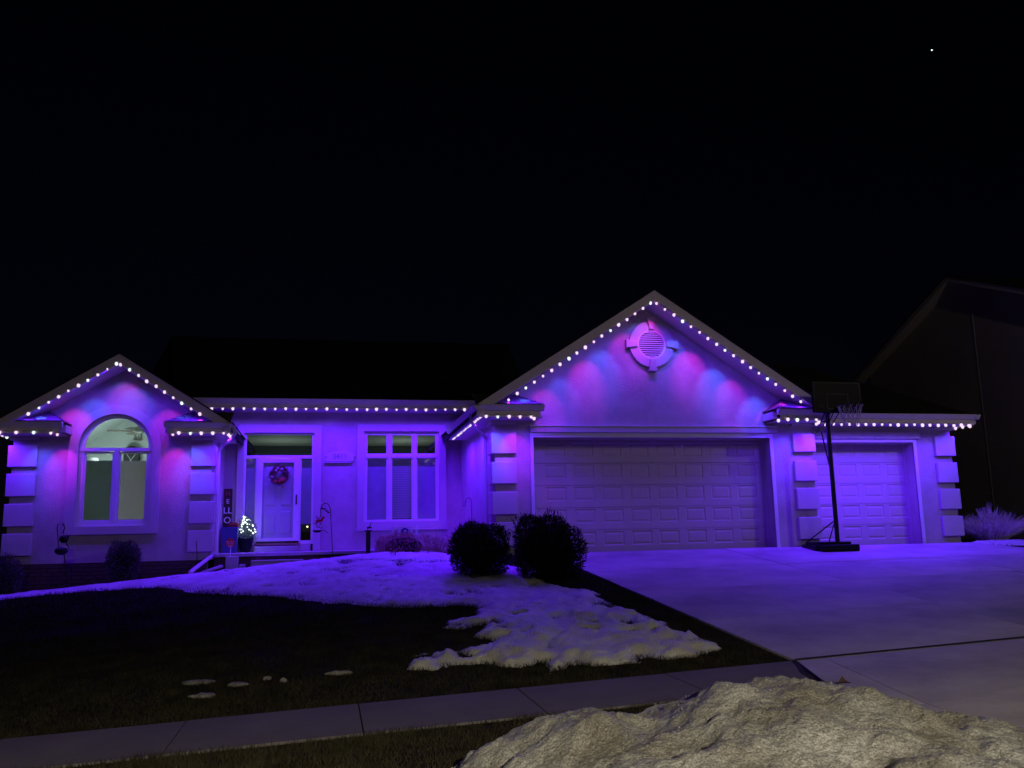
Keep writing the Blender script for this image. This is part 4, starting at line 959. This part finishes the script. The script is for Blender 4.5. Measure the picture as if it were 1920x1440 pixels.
# bin edge beside the planter
bx = MB().box(-2.225, -2.19, 20.1, 20.2, .115, .36).build('mail_slot_box', M_['stone']); tag(bx, 'narrow pale strip leaning between planter and wing wall', 'board')

# ------------------------------------------------------------------ snow
snow = bpy.data.materials.new('snow'); snow.use_nodes = True
T = snow.node_tree; N = T.nodes; L = T.links; B = N['Principled BSDF']; B.inputs['Roughness'].default_value = .5; B.inputs['Specular IOR Level'].default_value = .35; B.inputs['Subsurface Weight'].default_value = .35; B.inputs['Subsurface Radius'].default_value = (.03, .03, .035); B.inputs['Subsurface Scale'].default_value = 1.0
tc = N.new('ShaderNodeTexCoord')
n1 = N.new('ShaderNodeTexNoise'); n1.inputs['Scale'].default_value = 2.2; n1.inputs['Detail'].default_value = 8; L.new(tc.outputs['Object'], n1.inputs['Vector'])
r1 = N.new('ShaderNodeValToRGB'); r1.color_ramp.elements[0].position = .35; r1.color_ramp.elements[0].color = (.62, .60, .56, 1); r1.color_ramp.elements[1].position = .65; r1.color_ramp.elements[1].color = (.80, .80, .80, 1)
L.new(n1.outputs['Fac'], r1.inputs[0]); L.new(r1.outputs[0], B.inputs['Base Color'])
n2 = N.new('ShaderNodeTexNoise'); n2.inputs['Scale'].default_value = 45; n2.inputs['Detail'].default_value = 6; L.new(tc.outputs['Object'], n2.inputs['Vector'])
bp = N.new('ShaderNodeBump'); bp.inputs['Strength'].default_value = .9; bp.inputs['Distance'].default_value = .03; L.new(n2.outputs['Fac'], bp.inputs['Height']); L.new(bp.outputs[0], B.inputs['Normal'])
dirty = snow.copy(); dirty.name = 'dirty_snow'; T = dirty.node_tree; N = T.nodes; L = T.links; B = N['Principled BSDF']
for x in N:
    if x.type == 'TEX_NOISE' and x.inputs['Scale'].default_value > 40: x.inputs['Scale'].default_value = 85; x.inputs['Roughness'].default_value = .7
tc = [x for x in N if x.type == 'TEX_COORD'][0]
rr = [x for x in N if x.type == 'VALTORGB'][0]; rr.color_ramp.elements[0].color = (.44, .42, .37, 1); rr.color_ramp.elements[1].color = (.76, .76, .75, 1)
n3 = N.new('ShaderNodeTexNoise'); n3.inputs['Scale'].default_value = 60; n3.inputs['Detail'].default_value = 5; n3.inputs['Roughness'].default_value = .7; L.new(tc.outputs['Object'], n3.inputs['Vector'])
r3 = N.new('ShaderNodeValToRGB'); r3.color_ramp.elements[0].position = .56; r3.color_ramp.elements[0].color = (0, 0, 0, 1); r3.color_ramp.elements[1].position = .70; r3.color_ramp.elements[1].color = (1, 1, 1, 1)
n4 = N.new('ShaderNodeTexNoise'); n4.inputs['Scale'].default_value = 1.3; L.new(tc.outputs['Object'], n4.inputs['Vector'])
mu = N.new('ShaderNodeMath'); mu.operation = 'MULTIPLY'; L.new(r3.outputs[0], mu.inputs[0]); L.new(n4.outputs['Fac'], mu.inputs[1])
mx = N.new('ShaderNodeMix'); mx.data_type = 'RGBA'; L.new(mu.outputs[0], mx.inputs[0]); L.new(rr.outputs[0], mx.inputs[6]); mx.inputs[7].default_value = (.10, .085, .06, 1)
L.new(mx.outputs[2], B.inputs['Base Color'])
vo = N.new('ShaderNodeTexVoronoi'); vo.inputs['Scale'].default_value = 55; L.new(tc.outputs['Object'], vo.inputs['Vector'])
vo2 = N.new('ShaderNodeTexVoronoi'); vo2.inputs['Scale'].default_value = 24; L.new(tc.outputs['Object'], vo2.inputs['Vector'])
b2_ = N.new('ShaderNodeBump'); b2_.invert = True; b2_.inputs['Strength'].default_value = 1; b2_.inputs['Distance'].default_value = .007; L.new(vo.outputs['Distance'], b2_.inputs['Height'])
b3_ = N.new('ShaderNodeBump'); b3_.invert = True; b3_.inputs['Strength'].default_value = 1; b3_.inputs['Distance'].default_value = .008; L.new(vo2.outputs['Distance'], b3_.inputs['Height'])
ob_ = [x for x in N if x.type == 'BUMP' and x not in (b2_, b3_)][0]; L.new(ob_.outputs[0], b2_.inputs['Normal']); L.new(b2_.outputs[0], b3_.inputs['Normal']); L.new(b3_.outputs[0], B.inputs['Normal'])
B.inputs['Subsurface Weight'].default_value = .25
n5 = N.new('ShaderNodeTexNoise'); n5.inputs['Scale'].default_value = 95; n5.inputs['Detail'].default_value = 4; L.new(tc.outputs['Object'], n5.inputs['Vector'])
r5 = N.new('ShaderNodeValToRGB'); r5.color_ramp.elements[0].position = .38; r5.color_ramp.elements[0].color = (.50, .50, .48, 1); r5.color_ramp.elements[1].position = .60; L.new(n5.outputs['Fac'], r5.inputs[0])
m5 = N.new('ShaderNodeMix'); m5.data_type = 'RGBA'; m5.blend_type = 'MULTIPLY'; m5.inputs[0].default_value = 1; L.new(mx.outputs[2], m5.inputs[6]); L.new(r5.outputs[0], m5.inputs[7]); L.new(m5.outputs[2], B.inputs['Base Color'])

POLY = np.array([(-6.9, 17.25), (-5.46, 16.93), (-5.02, 17.0), (-3.99, 16.69), (-3.01, 16.25), (-2.75, 16.15), (-2.41, 15.78), (-1.96, 15.04), (-1.56, 14.58), (-.87, 14.04), (-.36, 13.48), (.11, 12.98), (.7, 12.53), (1.16, 12.22), (1.69, 12.16), (2.07, 11.87), (1.84, 11.43), (1.37, 10.96), (1.5, 10.83), (1.78, 10.85), (1.84, 10.61), (1.6, 10.41), (1.92, 10.3), (1.9, 10.07), (1.63, 9.97), (1.12, 9.85), (.94, 9.55), (.79, 9.46), (.84, 9.30), (1.21, 9.33), (1.54, 9.36), (1.87, 9.27), (2.17, 9.12), (2.23, 8.92), (2.5, 8.96), (2.76, 8.88), (3.05, 8.95), (3.35, 9.06), (3.48, 8.96), (3.76, 8.96), (4.07, 9.17), (4.17, 9.71), (3.85, 9.91), (3.93, 10.32), (3.88, 10.78), (3.76, 11.73), (3.69, 12.56), (3.33, 13.09), (3.23, 13.34), (3.3, 14.3), (2.95, 15.2), (2.5, 16.2), (2.2, 17.3), (1.2, 17.7), (-.2, 17.3), (-1.2, 17.7), (-2.3, 17.9), (-3.6, 17.75), (-5.2, 17.75), (-6.9, 18.1)])
def sdist(X, Y, poly):
    d = np.full(X.shape, 1e9); ins = np.zeros(X.shape, bool)
    for (x0, y0), (x1, y1) in zip(poly, np.roll(poly, -1, 0)):
        ex, ey = x1 - x0, y1 - y0; t_ = np.clip(((X - x0) * ex + (Y - y0) * ey) / (ex * ex + ey * ey + 1e-12), 0, 1)
        d = np.minimum(d, np.hypot(X - x0 - t_ * ex, Y - y0 - t_ * ey))
        c_ = ((y0 > Y) != (y1 > Y)) & (X < ex * (Y - y0) / (ey + 1e-12) + x0); ins ^= c_
    return np.where(ins, d, -d)
def snowh(X, Y):
    near = np.clip((13.2 - Y) / 3.2, 0, 1)
    d = sdist(X, Y, POLY) + (fbm(X * 3.2, Y * 2.4, 4, 5) - .5) * (.16 + .30 * near) + (fbm(X * 14, Y * 10, 3, 9) - .5) * .10
    th = np.clip(d / .16, -1, 1); th = np.where(th > 0, np.abs(th) ** .8, th)
    thick = .040 + .032 * near
    clump = (fbm(X * 5.5, Y * 4.0, 4, 21) - .5)
    holes = np.clip(.36 - fbm(X * 2.6, Y * 5.2, 3, 33), 0, 1) * 3.2 * (.45 + .9 * near)
    dimp = np.clip(.43 - fbm(X * 3.4, Y * 3.2, 2, 51), 0, 1) * (.14 + .16 * near) + np.clip(.40 - fbm(X * 8, Y * 7, 2, 55), 0, 1) * .08
    h = th * thick + clump * (.028 + .105 * near) * np.clip(th, 0, 1) - holes * thick * 1.3 * near - dimp * np.clip(th, 0, 1)
    h += (fbm(X * 24, Y * 24, 2, 77) - .5) * .022 * near
    h += .035 * np.exp(-((X - 1.15) / .75) ** 2 - ((Y - 17.0) / .40) ** 2) * np.clip(d / .3, 0, 1)
    h += .05 * np.exp(-((Y - 17.3) / .3) ** 2) * np.clip((X + 1) / .8, 0, 1) * np.clip(d / .2, 0, 1)
    return h
def snz(X, Y): return Zt(X, Y) + np.maximum(snowh(X, Y), -.05)
so = sheet('snow', np.arange(-6.9, 4.4, .034), np.arange(8.7, 18.2, .034), snz, snow, drop=lambda X, Y, Z: (Z - Zt(X, Y)) < -.02)
tag(so, 'melting patch of pocked snow spread over the lawn before the house', 'snow', kind='stuff')
# isolated scraps of snow
dim_snow = mat('dim_snow', (.26, .25, .24), .7, var=.4, vs=12, bump=.8, bs=50)  # snow darkened in its colour to offset the strong street lamp
scr = empty('snow_scrap', (0, 0, 0)); COL.objects.unlink(scr); bpy.data.objects.remove(scr)
for i, (x, y, rx, ry, lb) in enumerate(((-1.22, 9.58, .17, .06, 'long thin snow scrap, farther of the left pair on the dark grass'), (-1.10, 9.10, .13, .07, 'snow scrap nearest the sidewalk on the dark left grass'), (-.84, 9.37, .10, .06, 'small pointed snow scrap right of the left pair'),
                               (.15, 9.42, .16, .045, 'flat snow scrap alone on the grass left of the big patch'), (-.56, 9.5, .05, .03, 'tiny snow crumb between the left pair and the flat scrap'), (-.40, 9.36, .035, .02, 'tiniest white snow crumb on the dark grass'))):
    mb = MB(); mb.ball((x, y, zt(x, y) + .005), rx, ry * .8, .026, 22, 10); mb.ball((x + rx * .45, y + ry * .4, zt(x, y)), rx * .5, ry * .7, .02, 14, 8)
    vv = []
    for p in mb.v:
        dn = 1 + 1.1 * (float(fbm(np.array(p[0] * 14.), np.array(p[1] * 14.), 3, i)) - .5); vv.append((x + (p[0] - x) * dn, y + (p[1] - y) * dn, p[2] + .02 * (float(fbm(np.array(p[0] * 30.), np.array(p[1] * 30.), 2, i)) - .5)))
    mb.v = vv; o = mb.build('snow_scrap', dim_snow, smooth=True); tag(o, lb, 'snow', 'small snow scraps on the dark grass')

# foreground ploughed pile
RX = [.62, .74, .84, .98, 1.22, 1.5, 1.75, 2.0, 2.2, 2.45, 2.75, 3.0, 3.2, 3.35, 3.55, 3.75, 3.95, 4.3, 4.6]
RH = [.0, .20, .30, .36, .42, .45, .47, .52, .565, .55, .53, .52, .47, .38, .27, .24, .17, .09, .0]
def pileh(X, Y):
    wx = X - .38 * np.maximum(0, 4.86 - Y) * np.clip((2.2 - X) / .8, 0, 1) + (fbm(X * 2, Y * 2, 3, 90) - .5) * .16; rh = np.interp(wx, RX, RH)
    yr = 4.86 + .10 * np.sin(X * 2.1); dy = Y - yr
    back = np.clip(1 - (dy / (.85 + .35 * rh)) ** 2, -1, 1); front = np.clip(1 - np.abs(dy / 1.9) ** 1.6, -1, 1)
    pr = np.where(dy > 0, back, front); pr = np.where(pr > 0, np.abs(pr) ** .75, pr)
    h = rh * pr - .02
    a_ = np.clip(h / .08, 0, 1)
    ridged = 1 - np.abs(fbm(X * 4.2, Y * 4.2, 4, 61) * 2 - 1)
    h = h + a_ * ((fbm(X * 2.2, Y * 2.2, 3, 71) - .5) * .20 + (fbm(X * 6, Y * 6, 2, 101, .5) - .5) * .075 + (ridged - .8) * .02 + (fbm(X * 11, Y * 11, 3, 131, .55) - .5) * .038 + (fbm(X * 36, Y * 36, 2, 171, .7) - .5) * .012)
    return h - .01
ps = sheet('snow_pile', np.arange(.2, 4.6, .0125), np.arange(2.7, 6.1, .0125), lambda X, Y: Zt(X, Y) + np.maximum(pileh(X, Y) - .22 * (Y < 3.7) * (pileh(X, Y) < .12), -.3), dirty, drop=lambda X, Y, Z: (Z - Zt(X, Y)) < np.where(Y < 3.8, -.25, -.03))
tag(ps, 'big dirty ploughed snow pile at the bottom right beside the street', 'snow pile', kind='stuff')
# crumbs of ice thrown on the pile
cr = []; gi = np.random.default_rng(5); n_ = 900
cx_ = gi.uniform(.5, 4.2, n_); cy_ = gi.uniform(4.1, 5.9, n_); hh_ = pileh(cx_, cy_); ok = hh_ > .03
cx_, cy_, hh_ = cx_[ok], cy_[ok], hh_[ok]; cz_ = Zt(cx_, cy_) + hh_; s_ = gi.uniform(.003, .009, len(cx_))
C0 = np.stack([cx_, cy_, cz_ + s_ * .3], 1); oct_ = np.array([(1, 0, 0), (0, 1, 0), (-1, 0, 0), (0, -1, 0), (0, 0, 1)]); tr = []
for a_, b_ in ((0, 1), (1, 2), (2, 3), (3, 0)):
    j1 = gi.uniform(.6, 1.3, (len(C0), 1))
    tr.append(np.stack([C0 + oct_[a_] * s_[:, None], C0 + oct_[b_] * s_[:, None], C0 + oct_[4] * s_[:, None]], 1))
ic = tri_mesh('ice_crumbs', np.concatenate(tr), dirty); tag(ic, 'crumbs of frozen snow scattered on the ploughed pile', 'snow', kind='stuff')

# leaf litter on the pile crest
lf = MB(); x, y = 3.02, 4.95; z = zt(x, y) + float(pileh(np.array(x), np.array(y)))
lf.add([(x - .05, y, z + .02), (x, y - .03, z + .035), (x + .06, y, z + .015), (x + .01, y + .03, z + .03)], [(0, 1, 2, 3)]); lf.add([(x - .03, y + .01, z + .02), (x - .005, y, z + .06), (x + .03, y, z + .02)], [(0, 1, 2)])
o = lf.build('dead_leaf', M_['darkwood']); tag(o, 'dark curled leaf stuck on the crest of the snow pile', 'leaf')

# ------------------------------------------------------------------ grass
def grass(n, x0, x1, y0, y1, hmin, hmax, w, keep, seed, name, label, m_):
    g_ = np.random.default_rng(seed); X = g_.uniform(x0, x1, n); Y = g_.uniform(y0, y1, n); k_ = keep(X, Y)
    X, Y = X[k_], Y[k_]; n = len(X); dens = fbm(X * 1.7, Y * 1.7, 3, 200); k_ = g_.random(n) < (.25 + 1.3 * dens); X, Y, dens = X[k_], Y[k_], dens[k_]; n = len(X)
    Z = Zt(X, Y) - .012; a_ = g_.uniform(0, 6.283, n); h_ = g_.uniform(hmin, hmax, n) * (.5 + dens); ln = g_.uniform(.2, 1.3, n) * h_; b_ = g_.uniform(0, 6.283, n)
    P = np.stack([X, Y, Z], 1); sx = np.stack([np.cos(a_), np.sin(a_), 0 * a_], 1) * w; tip = P + np.stack([np.cos(b_) * ln, np.sin(b_) * ln, h_], 1)
    o = tri_mesh(name, np.stack([P - sx, P + sx, tip], 1), m_); tag(o, label, 'grass', kind='stuff')
gm = mat('winter_grass', (.036, .036, .022), .9, var=.5, vs=3.5, spec=.05, col2=(.066, .060, .036))
def off_paved(X, Y):
    side = (Y > 7.19) & (Y < 8.41); drv = (Y > 8.4) & (X > 4.585 - .08 * (Y - 8.4)); apron = (Y < 8.41) & (X > 3.7 + .11 * np.maximum(Y - 4, 0))
    return ~(side | drv | apron)
grass(170000, -6, 4.7, 8.38, 12.5, .025, .055, .0032, lambda X, Y: off_paved(X, Y) & (snowh(X, Y) < .022), 1, 'grass', 'dark brown winter grass of the lawn nearest the sidewalk', gm)
grass(90000, -8, 4.5, 12.5, 17.6, .03, .06, .0045, lambda X, Y: off_paved(X, Y) & (snowh(X, Y) < .022), 2, 'grass', 'dark grass on the upper lawn below the snow', gm)
grass(100000, -4.5, 4.2, 4.6, 7.24, .03, .065, .003, lambda X, Y: off_paved(X, Y) & (pileh(X, Y) < .02), 3, 'grass', 'rough grass strip between sidewalk and snow pile', gm)
grass(14000, 13.2, 30, 9, 17.5, .03, .06, .006, lambda X, Y: X > 13.2, 4, 'grass', 'dark grass right of the driveway', gm)
# pale gravel bed with snow right of the garage corner
gb = sheet('snow_bed', np.arange(12.6, 19, .04), np.arange(14.6, 16.9, .04), lambda X, Y: Zt(X, Y) + .03 * np.clip(sdist(X, Y, np.array([(13.05, 16.3), (13.4, 15.6), (14.6, 15.1), (16.5, 14.9), (18.9, 14.8), (18.9, 16.6), (14, 16.8)])) * 6, -2, 1) + (fbm(X * 12, Y * 12, 3, 300) - .5) * .05, snow, drop=lambda X, Y, Z: Z - Zt(X, Y) < -.02)
tag(gb, 'thin crusty snow on the bed right of the garage', 'snow', kind='stuff')

# ------------------------------------------------------------------ one star
sv = MB().ball((0, 0, 0), .38, None, None, 10, 8)
d_ = (r2 * ((1747 - 960) / 1650) + u2 * ((720 - 93) / 1650) + f).normalized() * 600
o = sv.build('star', emis('starlight', (.75, .9, 1), 3)); o.location = d_; tag(o, 'single bright star in the black sky at upper right', 'star')
